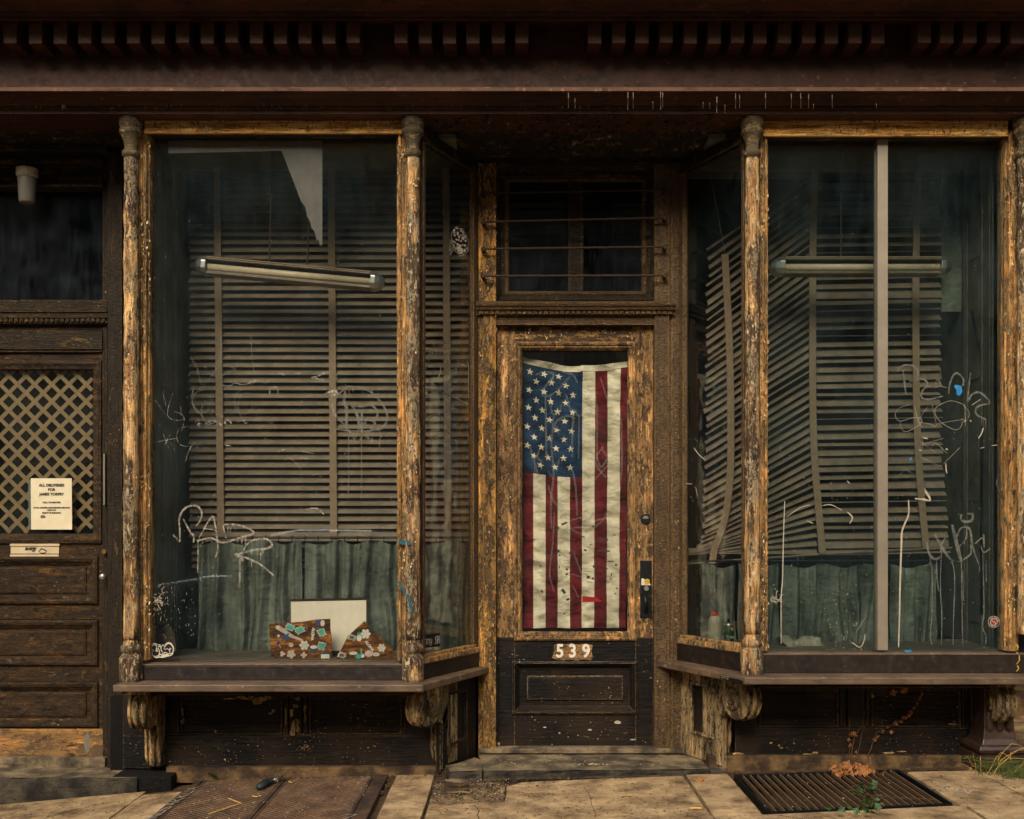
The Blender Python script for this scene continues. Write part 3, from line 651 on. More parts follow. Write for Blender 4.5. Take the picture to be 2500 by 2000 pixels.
m.build('peeled_patches',M['patch'],bkR)

def side_panel(W,ztop,zbot,mat,lab):
    m=MB(); L=W.L; W.obox(m,.20,L+.005,zbot,ztop,-.035,-.008)
    t0,t1=(L-.30,L-.09); zt=ztop-.07; zb=ztop-.36
    W.obox(m,.20,t0,zbot+.02,ztop-.001,-.008,.006); W.obox(m,t1,L+.005,zbot+.02,ztop-.001,-.008,.006)
    W.obox(m,t0,t1,zt,ztop-.001,-.008,.006); W.obox(m,t0,t1,zbot+.02,zb,-.008,.006)
    o=m.build('side_panel',mat,BLD,bevel=.002,label=lab)
    m=MB()
    for a,b,c,d in ((t0,t1,zt-.016,zt),(t0,t1,zb,zb+.016),(t0,t0+.016,zb+.016,zt-.016),(t1-.016,t1,zb+.016,zt-.016)): W.obox(m,a,b,c,d,-.004,.013)
    m.build('panel_frame',mat,o,bevel=.004)
    m=MB(); W.obox(m,t0+.017,t1-.017,zb+.017,zt-.017,-.0075,-.002); m.build('inset',M['black'],o)
    return o
side_panel(SWL,zL0-.0375,.0,M['black'],'black angled panel below the left side window')
side_panel(SWR,zR0-.0375,.02,M['brack'],'cream-flaked angled panel below the right side window')
def console(O,u,nv,ztop,hgt,thick,mat,lab):
    O=Vector(O); u=Vector(u).normalized(); nv=Vector(nv).normalized(); sc2=hgt/.456
    pf=[(.2,0),(.575,0),(.578,-.03),(.56,-.035)]
    cx,cz,r=.478,-.118,.098
    for i in range(17):
        a=R(70-205*i/16); pf.append((cx+r*math.cos(a),cz+r*math.sin(a)))
    pf += [(.395,-.20),(.385,-.222),(.355,-.228),(.335,-.238),(.322,-.262),(.318,-.30),(.322,-.34),(.318,-.38),(.310,-.42),(.305,-.456),(.2,-.456)]
    pt=lambda t,z,w_: O+u*t+nv*w_+Vector((0,0,ztop+z*sc2))
    m=MB(); m.prism([pt(t,z,0) for t,z in pf],nv*thick)
    o=m.build('console_bracket',mat,BLD,bevel=.004,label=lab)
    # rosettes on both cheeks, raised strap mouldings on the face
    m=MB()
    for w_,s_ in ((0,-1),(thick,1)):
        c=pt(cx-.02,cz+.002,w_); m.lathe(c,[(.062,-.002),(.062,.008),(.054,.013),(.047,.007),(.036,.007),(.030,.014),(.012,.017),(.0,.017)],22,axis=nv*s_)
        m.build('rosette',mat,o,smooth=True); m=MB()
    m=MB(); arc=[]
    for i in range(17):
        a=R(66-196*i/16); arc.append((cx+(r+.004)*math.cos(a),cz+(r+.004)*math.sin(a)))
    low=[(.345,-.236),(.328,-.262),(.324,-.30),(.328,-.34),(.324,-.38),(.316,-.42),(.311,-.452)]
    for path in (arc,low):
        for w_ in (thick*.12,thick*.5,thick*.88): m.tube([pt(t,z,w_) for t,z in path],.0085 if w_!=thick*.5 else .014,6)
    m.build('strap_moulding',mat,o,smooth=True)
    return o
console((-1.975,.50,0),(0,-1,0),(1,0,0),zL0-.037,.46,.09,M['brack'],'scroll bracket at the far left corner under the left ledge')
def wall_console(W,flip,ztop,h,mat,lab):
    O=W.p(W.L,0.006,0); console(O,-W.u,-W.n,ztop,h,.10,mat,lab)
wall_console(SWL,0,zL0-.037,.455,M['brack'],'scroll bracket left of the door step')
wall_console(SWR,0,zR0-.037,.456,M['brack'],'pale flaking scroll bracket right of the door step')
console((2.595,.50,0),(0,-1,0),(-1,0,0),zR0-.037,.45,.10,M['brack'],'scroll bracket at the far right corner under the right ledge')
# bed moulding under the ledges
m=MB(); m.pbox(330,1690,1012,1698,.02,.24); m.build('bed_moulding',M['black'],ledL,bevel=.004)
m=MB(); m.pbox(1850,1674,2480,1680,.02,.24); m.build('bed_moulding',M['black'],ledR,bevel=.004)

# ---- plinths under the shopfront
m=MB(); m.pbox(405,1874,1110,1912,.20,.62); pl=m.build('plinth',M['plinth'],BLD,bevel=.004)
m=MB(); m.pbox(1730,1846,2480,1905,.21,.62); m.build('plinth',M['plinth'],BLD,bevel=.004)
m=MB(); m.pbox(274,1895,418,1945,.11,.62); m.pbox(268,1700,430,1895,.27,.62); m.build('corner_plinth',M['darkst'],BLD,bevel=.008)

# ---- left entry (upper flat door) 
YE=.35
m=MB(); m.pbox(262,352,298,1879,YE-.03,.62); m.pbox(298.5,352,305,1885,YE-.0,.62); m.pbox(250,370,261.5,1879,YE+.012,.62)
ent=m.build('entry_surround',M['dkwood'],BLD,bevel=.003,label='dark wooden doorway surround at the far left beside the first column')
m=MB(); m.pbox(-300,352,-246,1879,YE-.03,.62); m.build('far_post',M['dkwood'],ent,bevel=.003)
m=MB()
m.pbox(-246,352,262,368,YE-.07,.62); m.pbox(-246,368.5,262,386,YE-.02,.62); m.pbox(-246,386.5,250,398,YE-.045,.62); m.pbox(-246,398.5,262,430,YE+.02,.62); m.pbox(-246,430.5,250,449,YE-.01,.62); m.pbox(-246,449.5,250,456,YE-.03,.62)
m.pbox(-246,732,261,752,YE-.005,.62); m.pbox(-246,752.5,261,762,YE-.04,.62); m.pbox(-246,762.5,261,776,YE-.03,.62); m.pbox(-246,776.5,261,790,YE-.015,.62); m.pbox(-246,790.5,261,806,YE+.02,.62); m.pbox(-246,806.5,249,853,YE,.62); m.pbox(-246,853.5,249,860,YE+.01,.62)
m.build('head_moulding',M['dkwoodh'],ent,bevel=.003)
m=MB(); x=-240
while x<258: m.pbox(x,778,x+8,785,YE-.026,YE-.0155); x+=12.5
m.build('dentil_strip',M['dkwoodh'],ent)
m=MB(); m.pbox(-246,457,262,731,YE+.06,YE+.064); m.build('transom_pane',M['glass2'],ent)
m=MB(); m.pbox(-246,457,262,731,YE+.2,YE+.22); m.build('dark_back',M['void'],ent)
# the door leaf
YL=YE+.03
m=MB(); m.pbox(-244,862,250,884,YL,YL+.04); m.pbox(228,884.5,250,1325,YL,YL+.04); m.pbox(-244,884.5,-222,1325,YL,YL+.04)
m.pbox(-244,1325.5,250,1366,YL+.001,YL+.04); m.pbox(-244,1366.5,250,1779,YL+.014,YL+.04); m.pbox(240,1366.5,250,1779,YL,YL+.013)
m.pbox(-244,1474,240,1512,YL+.001,YL+.013); m.pbox(-244,1625,240,1663,YL+.001,YL+.013)
ed=m.build('entry_door',M['entry'],BLD,bevel=.002,label='stained dark wooden door with lattice behind its pane, at the left edge')
m=MB()
for (t,b) in ((1358,1474),(1513,1624),(1664,1775)):
    m.pframe(-236,t,241,b,YL,[(0,YL),(.002,YL-.016),(.014,YL-.022),(.03,YL-.012),(.036,YL-.002),(.046,YL+.004),(.052,YL+.0135)])
    m.pframe(-206,t+27,209,b-24,YL,[(0,YL+.0135),(.001,YL+.006),(.012,YL+.001),(.013,YL+.001)]); a=P(-202,t+30,YL); q=P(205,b-28,YL); m.box(a.x,q.x,YL+.0015,YL+.013,q.z,a.z)
m.pframe(-224,880,250,1327,YL,[(0,YL),(.002,YL-.014),(.02,YL-.02),(.034,YL-.008),(.048,YL-.002),(.055,YL+.012)])
m.build('door_panel',M['entry'],ed)
m=MB(); m.pbox(-222,884,230,1320,YL+.012,YL+.015); m.build('glass',M['glass3'],ed)
m=MB(); m.pbox(-200,890,226,893,YL+.03,YL+.045)
a=P(-222,884,YL+.05); b=P(226,1300,YL+.05); zt,zb=a.z,b.z; pit=.0965; wd_=.0105
def strip(m,s_,c,yy):
    # line x*s_+z=c clipped to the rectangle
    pts=[]
    for x in (a.x,b.x):
        z=c-s_*x
        if zb<=z<=zt: pts.append((x,z))
    for z in (zb,zt):
        x=(c-z)/s_
        if a.x<x<b.x: pts.append((x,z))
    if len(pts)<2: return
    p,q=Vector((pts[0][0],0,pts[0][1])),Vector((pts[1][0],0,pts[1][1]))
    if (q-p).length<.02: return
    n=(q-p).normalized(); n=Vector((-n.z,0,n.x))*wd_
    m.prism([Vector((v.x,yy,v.z)) for v in (p-n,q-n,q+n,p+n)],(0,.004,0))
c=zb+a.x-.2
while c<zt+b.x+.1: strip(m,1,c,YL+.042); c+=pit
c=zb-b.x-.1
while c<zt-a.x+.2: strip(m,-1,c,YL+.0475); c+=pit
m.build('lattice',M['lattice'],ed)
m=MB(); m.box(a.x,b.x,YL+.13,YL+.14,zb-.05,zt+.05); m.build('dark_back',M['void'],ed)
m=MB(); m.pbox(26,1333,144,1352,YL-.008,YL); m.pbox(24,1328,145,1333.5,YL-.014,YL); m.pbox(24,1354,143,1359,YL-.012,YL); m.pbox(27,1326,144,1328,YL-.008,YL)
ms=m.build('mail_slot',M['tube'],ed,bevel=.001)
for i,tx in enumerate(('JIM ANDREA','BROOKLYN','NY')): text(tx,.011,M['ink'],P((76,74,82)[i],(1338.5,1342,1346)[i],YL-.009),(1,0,0),(0,0,1),'slot_lettering',ed,bold=.0006)
m=MB()
for k_ in range(3):
    stroke(m,[(94+k_*3,1345),(100,1341-k_),(108+k_*2,1343),(113,1347),(106,1350+k_),(97,1349),(95+k_,1345)],.9,fp(YL-.009))
m.build('slot_scrawl',M['ink'],ed)
m=MB(); m.pbox(-244,1779.5,255,1850,YL-.004,YL+.04); m.build('kick_plate',M['brass'],ed,bevel=.003)
m=MB(); m.prism([P(213+10*math.cos(t)*.8,1814+24*math.sin(t),YL-.0055) for t in [i*math.pi/8 for i in range(16)]],(0,.001,0)); m.build('worn_patch',M['chrome'],ed)
m=MB(); c=P(254,1347,YE-.02); m.lathe((c.x,YE-.022,c.z),[(.013,0),(.015,.006),(.015,.03)],16,axis=Vector((0,1,0))); m.build('lock_cylinder',M['brassd'],ed)
m=MB(); c=P(253,1408,YE-.03); m.lathe((c.x,YE-.06,c.z),[(.006,0),(.018,.006),(.021,.02),(.016,.032),(.008,.04),(.008,.06)],18,axis=Vector((0,1,0))); m.build('door_knob',M['chrome'],ed,smooth=True)
m=MB(); m.pbox(-246,1850.5,256,1876,YE-.02,.62); m.build('door_sill',M['stept'],ent,bevel=.004)
m=MB(); m.pbox(252,1108,256,1233,YE-.012,YE+.01); m.build('bell_strip',M['shade'],ent)

# cast iron pier at the far right and recess behind it
pier=thing('iron_pier',(2.57,.1,0),'brown cast iron pier with flared foot at the right edge','pier')
m=MB()
def sq(m,h,z): 
    pass
lev=[(.128,-.02),(.128,.130),(.108,.133),(.119,.145),(.122,.160),(.114,.176),(.096,.184),(.086,.21),(.080,.25),(.078,.30),(.078,.60)]
cx,cy=2.555,.12
for (h0,z0),(h1,z1) in zip(lev[:-1],lev[1:]):
    m.add([(cx-h0,cy-h0,z0),(cx+h0,cy-h0,z0),(cx+h0,cy+h0,z0),(cx-h0,cy+h0,z0),(cx-h1,cy-h1,z1),(cx+h1,cy-h1,z1),(cx+h1,cy+h1,z1),(cx-h1,cy+h1,z1)],[(0,1,5,4),(1,2,6,5),(2,3,7,6),(3,0,4,7)])
m.build('pier_foot',M['castiron'],pier,bevel=.004)
m=MB()
for dx in (-.05,0,.05): m.lathe((cx+dx,cy-.076,.27),[(.0,-.03),(.018,-.012),(.021,.01),(.021,.24)],14)
m.build('fluting',M['castiron'],pier,smooth=True)
m=MB(); m.box(2.60,2.78,.02,.2,H-.745,H+2.1); m.build('pier_shaft',M['blackiron'],pier)
# ================================================================== GROUND
def G(px,py,dz=0):
    z=0
    for _ in range(6):
        dep=(H-z)*F/(py-1288); x=(px-1250)*dep/F; z=gz(x)+dz
    return Vector((x,dep-D,z))
XS=[-6,-4.6,-3,-2.4,-1.9,-1.66,-1.5]
def slabq(mb,x0,x1,y0,y1,dz0,dz1,n=1,mi=0,rag=0):
    # ragged-edged slab following the street's slope
    pts=[]
    def edge(a,b,k):
        for i in range(k):
            t=i/k; pts.append((a[0]+(b[0]-a[0])*t+random.uniform(-rag,rag),a[1]+(b[1]-a[1])*t+random.uniform(-rag,rag)))
    k=8 if rag else 1
    edge((x0,y0),(x1,y0),k);edge((x1,y0),(x1,y1),k);edge((x1,y1),(x0,y1),k);edge((x0,y1),(x0,y0),k)
    poly(mb,pts,dz0,dz1,mi)
def poly(mb,xy,dz0,dz1,mi=0):
    n=len(xy); a=sum(xy[i][0]*xy[(i+1)%n][1]-xy[(i+1)%n][0]*xy[i][1] for i in range(n))
    if a<0: xy=xy[::-1]
    b=[(x,y,gz(x)+dz0) for x,y in xy]; t=[(x,y,gz(x)+dz1) for x,y in xy]
    mb.add(b+t,[tuple(range(n))[::-1],tuple(range(n,2*n))]+[(i,(i+1)%n,(i+1)%n+n,i+n) for i in range(n)],mi)
m=MB()
GX0,GX1=1.165,2.03
for (x0,x1,y0,y1) in ((-6,-1.5,-3.4,.62),(-1.5,GX0-.01,-3.4,.62),(GX0-.01,GX1+.01,-3.4,-.76),(GX0-.01,GX1+.01,.12,.62),(GX1+.01,6,-3.4,2.2)): slabq(m,x0,x1,y0,y1,-.2,-.022)
m.build('ground',M['dirt'],kind='structure')
m=MB(); zb=-.75
m.box(GX0-.03,GX0-.012,-.80,.15,zb,-.01); m.box(GX1+.012,GX1+.03,-.80,.15,zb,.0); m.box(GX0-.01,GX1+.01,.121,.14,zb,-.0); m.box(GX0-.01,GX1+.01,-.78,-.761,zb,-.0); m.box(GX0-.01,GX1+.01,-.78,.14,zb-.02,zb)
m.build('grate_pit',M['void'],kind='structure')
m=MB(); g=.006
def row(x0,x1,y0,y1,rag=.003): slabq(m,x0+g,x1-g,y0+g,y1-g,-.03,0+random.uniform(-.003,.003),rag=rag)
row(-6,-3.2,-.9,.07); row(-3.2,-1.92,-.9,.07); row(-1.92,-1.70,-1.3,-.02); row(-6,-1.92,-2.1,-.9); row(-1.92,-.62,-2.3,-1.3)
row(-.625,-.41,-1.0,.19)
# slab with the broken corner by the step
pts=[(-.40,-.72),(-.40,-.43),(-.33,-.42),(-.21,-.425),(-.115,-.41),(-.035,-.42),(-.03,-.31),(-.025,-.2),(-.03,-.12),(.05,-.03),(.3,.0),(.5,.015),(.7,.03),(.895,.04),(.90,-.2),(.898,-.45),(.896,-.72)]
poly(m,[(x+random.uniform(-.002,.002),y) for x,y in pts],-.03,0)
slabq(m,-.40,-.037,-.408,.03,-.03,-.012,mi=1,rag=.008)
row(-.41,.25,-1.6,-.725); row(.25,.905,-1.6,-.725)
slabq(m,.905+g,GX0-.035,-.66,.05,-.03,.004,rag=.003); poly(m,[(.911,-1.69),(GX1+.04,-1.69),(GX1+.04,-.722+.10*(GX1-GX0)),(GX0,-.722),(.911,-.722)],-.03,.0)
slabq(m,.905+g,GX0-.035,-.716,-.668,-.03,.002,rag=.002)
slabq(m,GX1+.035,2.42,-.63,.03,-.03,0,rag=.004); row(2.42,4.5,-.63,.6); row(GX1+.05,3.6,-1.7,-.64); row(2.72,4.5,.6,2.1)
row(-.62,.9,-2.6,-1.6); row(.9,3.6,-2.7,-1.7); row(3.6,6,-2.7,-.64); row(-6,-.62,-3.1,-2.3)
row(-.62,6,-3.1,-2.7)
m.build('pavement',[M['slab'],M['slabd']],kind='structure',bevel=.004)
m=MB(); slabq(m,-6,6,-3.3,-3.11,-.2,0); m.build('kerb',M['bluest'],kind='structure',bevel=.01)
m=MB(); m.box(-40,40,-21,-3.3,-.35,-.14); m.build('road',M['ext'],kind='structure')
# silver car parked at the kerb behind the viewer: its bright bonnet and roof are mirrored low in the panes
M['carp']=simple('silver_car_paint',(176,178,176),.25,.6,.05,4); M['carg']=simple('car_window_dark',(18,22,24),.08); M['tyre']=simple('tyre_rubber',(24,24,24),.85)
car=thing('parked_car',(-2.3,-7.6,-.12),'silver saloon car parked at the near kerb, mirrored in the left pane','car')
def carside(m,pts,y0,y1,mi=0): m.prism([(-2.3+x,y0,-.12+z) for x,z in pts],(0,y1-y0,0),mi)
m=MB(); carside(m,[(-2.2,.30),(-2.25,.55),(-2.15,.72),(-1.2,.88),(1.3,.92),(2.1,.84),(2.2,.60),(2.15,.30),(1.75,.28),(1.68,.52),(1.5,.66),(1.2,.66),(1.02,.52),(.95,.28),(-.95,.25),(-1.02,.52),(-1.2,.66),(-1.5,.66),(-1.68,.52),(-1.75,.28)],-8.45,-6.75)
m.build('car_body',M['carp'],car,bevel=.05,smooth=False)
m=MB(); carside(m,[(-1.25,.88),(-.55,1.36),(-.2,1.42),(.65,1.41),(1.25,1.18),(1.6,.9)],-8.32,-6.88); m.build('car_roof',M['carp'],car,bevel=.06)
for x0,x1,x2,x3 in ((-1.0,-.48,.12,.12),(.2,.2,.66,1.15)):
    m=MB(); carside(m,[(x0,.93),(x1,1.30),(x2,1.34),(x3,.93)] if x0<0 else [(x0,.93),(x1,1.34),(x2,1.33),(x3,1.02),(1.2,.93)],-6.885,-6.868); m.build('side_glass',M['carg'],car)
for wx in (-1.35,1.35):
    for wy in (-8.4,-6.95):
        m=MB(); m.lathe((-2.3+wx,wy,.21),[(.2,0),(.33,.01),(.335,.1),(.33,.19),(.2,.2)],24,axis=Vector((0,1,0))); wh=m.build('wheel',M['tyre'],car)
        m=MB(); m.lathe((-2.3+wx,wy-.002,.21),[(.05,0),(.19,.01),(.19,.205),(.05,.208)],16,axis=Vector((0,1,0))); m.build('wheel_rim',M['carp'],wh)
# brick terrace across the street (seen only as the dark reflection in the panes)
ob=thing('opposite_building',(0,-21,0),'brown brick terrace across the street, mirrored darkly in the panes','building')
m=MB(); m.box(-24,24,-24,-21,-.4,10.9); m.build('wall',M['terr'],ob)
m=MB(); m.box(-24.2,24.2,-21.4,-20.6,10.9,11.4); m.build('roof_cornice',M['silld'],ob)
for i in range(14):
    for j in range(3):
        m=MB(); x=-21+i*3.2; z=1.0+j*3.6; m.box(x,x+1.2,-20.99,-20.95,z,z+2.0); m.build('window',M['stkblack'],ob)
# cracks in the slab
m=MB()
def crack(pts,w_):
    q=[]
    for i in range(len(pts)-1):
        for t in range(4):
            a=Vector(pts[i]);b=Vector(pts[i+1]); c=a.lerp(b,t/4); q.append((c.x+random.uniform(-2,2),c.y+random.uniform(-.8,.8)))
    q.append(pts[-1])
    for i in range(len(q)-1):
        a=G(*q[i],.0018);b=G(*q[i+1],.0018); t=(b-a).normalized(); n=Vector((-t.y,t.x,0))*w_
        m.add([a-n,b-n,b+n,a+n],[(0,1,2,3)])
crack([(1158,1966),(1170,1978),(1166,1990),(1170,2005)],.0022); crack([(1424,1921),(1438,1937),(1444,1956),(1449,1978),(1455,1998)],.0014)
crack([(1300,1912),(1330,1918)],.001); crack([(1900,1990),(1985,2003)],.002); crack([(2010,1992),(2060,2003)],.0018)
m.build('pavement_cracks',M['debris'],kind='structure')
# stone steps
def stone(name,poly_,z0,z1,mat,label,cat,rough=.011,n=14):
    # chiselled slab: outline resampled and roughened
    m=MB(); pts=[]
    k=len(poly_)
    for i in range(k):
        a=Vector(poly_[i]);b=Vector(poly_[(i+1)%k]); c=max(1,int((b-a).length/.05))
        for t in range(c): pts.append(a.lerp(b,t/c))
    lv=[0,.25,.5,.75,.97,1.0]; o=0
    for li,l in enumerate(lv):
        for p in pts:
            j=noise.noise(Vector((p.x*9,p.y*9,l*4+z0*7)))*rough*1.6+noise.noise(Vector((p.x*30,p.y*30,l*9)))*rough*.7
            cx=sum(q[0] for q in poly_)/k; cy=sum(q[1] for q in poly_)/k
            d=(Vector((cx,cy))-p); d=d.normalized() if d.length else d
            ins=j+(.006 if l==1 else 0)
            m.v.append(Vector((p.x+d.x*ins*.3,p.y+abs(ins)*1.0*(1 if p.y<cy else -1),z0+(z1-z0)*l+(.002*noise.noise(Vector((p.x*8,p.y*8,0))) if l>.9 else 0))))
    q=len(pts)
    for li in range(len(lv)-1):
        for i in range(q): m.f.append([li*q+i,li*q+(i+1)%q,(li+1)*q+(i+1)%q,(li+1)*q+i]); m.m.append(0)
    m.f.append([ (len(lv)-1)*q+i for i in range(q)]); m.m.append(1)  # top face takes a lighter stone, painting in its lit look
    return m.build(name,[mat,M['stept']],label=label,cat=cat)
stone('door_step',[(-.150,.085),(.2,.09),(.6,.10),(1.05,.12),(1.05,.60),(-.20,.60)],-.03,.035,M['bluest'],'long worn bluestone step in front of the central door','step')
stone('stone_block',[(-.33,.07),(-.158,.075),(-.16,.34),(-.21,.40),(-.36,.2)],-.04,.035,M['bluest'],'short dark stone block at the left end of the door step','stone block')
stone('stone_block',[(1.055,.10),(1.15,.13),(1.13,.3),(1.055,.3)],-.02,.022,M['bluest'],'small broken stone at the right end of the door step','stone block',.01)
stone('entry_step',[(-4,.10),(-1.985,.09),(-1.985,.40),(-4,.40)],-.30,-.005,M['bluest'],'dark stone step below the lattice door at the left edge','step')
m=MB(); m.box(2.72,4.5,1.55,2.2,-.1,.22); m.build('rear_step',M['plinth'],label='pale stone step in the gap beyond the right pier',cat='step',bevel=.01)
# cellar hatch
hx0,hx1,hs,hy0,hy1=-1.655,-.745,-1.205,-1.15,.185
hat=thing('cellar_hatch',(-1.2,-.45,gz(-1.2)),'rusty steel tread-plate cellar hatch in the pavement under the left window','hatch')
m=MB(); slabq(m,-.738,-.665,hy0-.07,hy1,-.03,.006); slabq(m,-1.70,-1.662,hy0-.07,hy1,-.03,.004); slabq(m,-1.70,-.665,hy0-.14,hy0-.075,-.03,.004); m.build('hatch_frame',M['plate'],hat,bevel=.003)
def leaf_(x0,x1):
    m=MB(); slabq(m,x0,x1,hy0,hy1,-.012,.0); poly(m,[(x0+.002,hy0),(x0+.014,hy0),(x0+.014,hy1),(x0+.002,hy1)],0.0002,.003)
    o=m.build('hatch_door',M['plate'],hat)
    m=MB(); py=.030; px_=.034; j=0; y=hy0+.02
    while y<hy1-.012:
        x=x0+.024+(px_/2 if j%2 else 0)
        while x<x1-.014:
            a=R(24 if j%2 else -24)+random.uniform(-.06,.06); L_,W_=.0125,.0038; u=Vector((math.cos(a),math.sin(a),0)); v=Vector((-u.y,u.x,0)); c=Vector((x,y,gz(x)))
            m.add([c-u*L_,c-v*W_,c+u*L_,c+v*W_,c-u*L_*.6+Vector((0,0,.0035)),c+u*L_*.6+Vector((0,0,.0035))],[(0,1,5,4),(1,2,5),(2,3,4,5),(3,0,4)])
            x+=px_
        y+=py/2; j+=1
    m.build('tread_pattern',M['tread'],o)
leaf_(hx0,hs-.004); leaf_(hs+.004,hx1)
def gtext(body,pts,mat,name,parent,wd=2.2):
    m=MB()
    for s_ in pts:
        q=[G(a,b,.009) for a,b in s_]
        for i in range(len(q)-1):
            t=(q[i+1]-q[i]).normalized(); n=Vector((-t.y,t.x,0))*wd*.0006*2
            _eps[0]=(_eps[0]+1)%20; e=Vector((0,0,_eps[0]*.0001))
            m.add([q[i]-n+e,q[i+1]-n+e,q[i+1]+n+e,q[i]+n+e],[(0,1,2,3)])
    return m.build(name,mat,parent)
# scrawled chalk letters running along the hatch's left edge (letters laid along the edge)
ltr={'N':[[(0,0),(0,1),(1,0),(1,1)]],'W':[[(0,1),(.25,0),(.5,.7),(.75,0),(1,1)]],'O':[[(.1,.1),(0,.6),(.5,1),(1,.6),(.8,.05),(.1,.1)]],'R':[[(0,0),(0,1),(.8,.9),(.7,.5),(0,.45),(.9,0)]],'K':[[(0,0),(0,1)],[(.9,1),(0,.45),(1,0)]],'A':[[(0,0),(.5,1),(1,0)],[(.2,.4),(.8,.4)]],'E':[[(1,1),(0,1),(0,0),(1,0)],[(0,.5),(.8,.5)]],'T':[[(0,1),(1,1)],[(.5,1),(.5,0)]],'Y':[[(0,1),(.5,.5),(1,1)],[(.5,.5),(.5,0)]],'S':[[(1,.9),(.3,1),(0,.7),(.9,.4),(.8,0),(0,.1)]],'U':[[(0,1),(.1,.1),(.8,0),(1,1)]]}
def edgewrite(word,A,B,h,mat,name,parent,wd):
    A=Vector(A);B=Vector(B);m=MB(); n=len(word)
    U=(B-A)/n; V=Vector((-U.y,U.x)).normalized()*h
    for i,ch in enumerate(word):
        for st in ltr.get(ch,[]):
            q=[]
            for a,b in st:
                p=A+U*(i+.1+a*.75)+V*b; q.append(Vector((p.x+random.uniform(-.002,.002),p.y,gz(p.x)+.0085)))
            for k_ in range(len(q)-1):
                t=(q[k_+1]-q[k_]).normalized(); nn=Vector((-t.y,t.x,0))*wd
                _eps[0]=(_eps[0]+1)%20; e=Vector((0,0,_eps[0]*.0001))
                m.add([q[k_]-nn+e,q[k_+1]-nn+e,q[k_+1]+nn+e,q[k_]+nn+e],[(0,1,2,3)])
    m.build(name,mat,parent)
edgewrite('AWNOSAKKUA',(-1.665,-.72),(-1.63,.02),.05,M['wash'],'chalk_scrawl',hat,.0026)
edgewrite('SEN',(-.735,-.98),(-.715,-.60),.055,M['wash'],'chalk_scrawl',hat,.0022)
# padlock with rubber cover lying on the hatch
pk=thing('padlock',G(655,1912),'rubber-covered padlock on a hasp lying on the cellar hatch','padlock')
m=MB(); a=G(632,1922,.018); b=G(664,1906,.02)
m.tube([a+Vector((-.012,0,0)),a,a.lerp(b,.5)+Vector((0,0,.006)),b,b+Vector((.012,.0,0))],[.010,.019,.020,.014,.008],12); m.build('lock_body',M['rubber'],pk,smooth=True)
m=MB(); c=G(672,1906,.02); d=G(690,1895,.03); m.tube([b,c+Vector((0,-.01,.01)),d,d+Vector((-.01,.02,-.01)),c+Vector((-.02,.02,0)),b+Vector((0,.012,0))],.006,8); m.tube([G(677,1914,0),G(676,1898,.03),G(676,1893,.03),G(677,1900,0)],.004,6); m.build('shackle',M['chrome'],pk,smooth=True)
# pavement grate
gr=thing('pavement_grate',(1.6,-.35,gz(1.6)),'black iron bar grate in the pavement under the right window','grate')
m=MB(); sh=lambda x:.10*(x-GX0)
def gbar(x0,y0,x1,y1,w_,dz0,dz1): 
    dx,dy=x1-x0,y1-y0; L_=math.hypot(dx,dy); nx,ny=-dy/L_*w_/2,dx/L_*w_/2
    poly(m,[(x0+nx,y0+ny),(x1+nx,y1+ny),(x1-nx,y1-ny),(x0-nx,y0-ny)],dz0,dz1)
gbar(GX0,-.70,GX1,-.70+sh(GX1),.014,-.024,.004); gbar(GX0,.02,GX1,.02+sh(GX1)*.5,.016,-.05,.004); gbar(GX0,-.70,GX0,.02,.014,-.05,.004); gbar(GX1,-.70+sh(GX1),GX1,.02+sh(GX1)*.5,.014,-.05,.004)
m.build('grate_frame',M['blackiron'],gr)
n=21
for i in range(n):
    x=GX0+(GX1-GX0)*(i+1)/(n+1); m=MB(); gbar(x,-.693+sh(x),x,.012+sh(x)*.5,.0072,-.014,.0035); m.build('grate_bar',M['gratebar'],gr)

# ================================================================== INSIDE THE LEFT WINDOW
YBL=.60; kb=(D+YBL)/F
def bx(px): return (px-1250)*kb
def bz(py): return H-(py-1288)*kb
def hangblind(x0,x1,rows,tapes,name,label,loc):
    pass
bl=thing('venetian_blind',(bx(805),YBL,bz(1310)),'straight beige venetian blind hanging behind the left window','blind')
m=MB(); rowsL=[]
py=421
while py<1308: rowsL.append(py); py+=18.75
def slat(m,xa,za,xb,zb,w=.050,ang=43,yy=YBL,bow=.0035):
    a=R(ang); dy,dz=math.cos(a)*w/2,math.sin(a)*w/2; k=3; n=6
    for s_ in range(k):
        pass
    V=[];
    for i in range(n+1):
        x=xa+(xb-xa)*i/n; z=za+(zb-za)*i/n
        for j in (-1,-.33,.33,1):
            V.append(Vector((x,yy+dy*j-math.sin(a)*bow*(1-j*j)*0,z+dz*j+bow*(1-j*j))))
    o=len(m.v); m.v+=V+[v-Vector((0,0,.0016)) for v in V]; q=(n+1)*4
    for i in range(n):
        for j in range(3):
            b=o+i*4+j; m.f.append([b,b+4,b+5,b+1]); m.m.append(0); b+=q; m.f.append([b,b+1,b+5,b+4]); m.m.append(0)
        for j in (0,3):
            b=o+i*4+j; m.f.append([b,b+q,b+q+4,b+4]); m.m.append(0)
    for i in (0,n):
        for j in range(3): b=o+i*4+j; m.f.append([b,b+1,b+q+1,b+q]); m.m.append(0)
for i,py in enumerate(rowsL):
    r=random.uniform(-.0012,.0012); slat(m,bx(464+random.uniform(-2,2)),bz(py)+r,bx(1150),bz(py)-r,ang=43+random.uniform(-2,2))
for k_ in range(5): slat(m,bx(470),bz(1316+k_*16),bx(1150),bz(1316+k_*16),ang=30)
m.build('slats',M['slat'],bl)
m=MB(); m.box(bx(462),bx(1150),YBL-.03,YBL+.03,bz(412),bz(386)); m.box(bx(462),bx(1150),YBL-.032,YBL-.03,bz(396),bz(390)); m.build('head_rail',M['slat'],bl,bevel=.003)
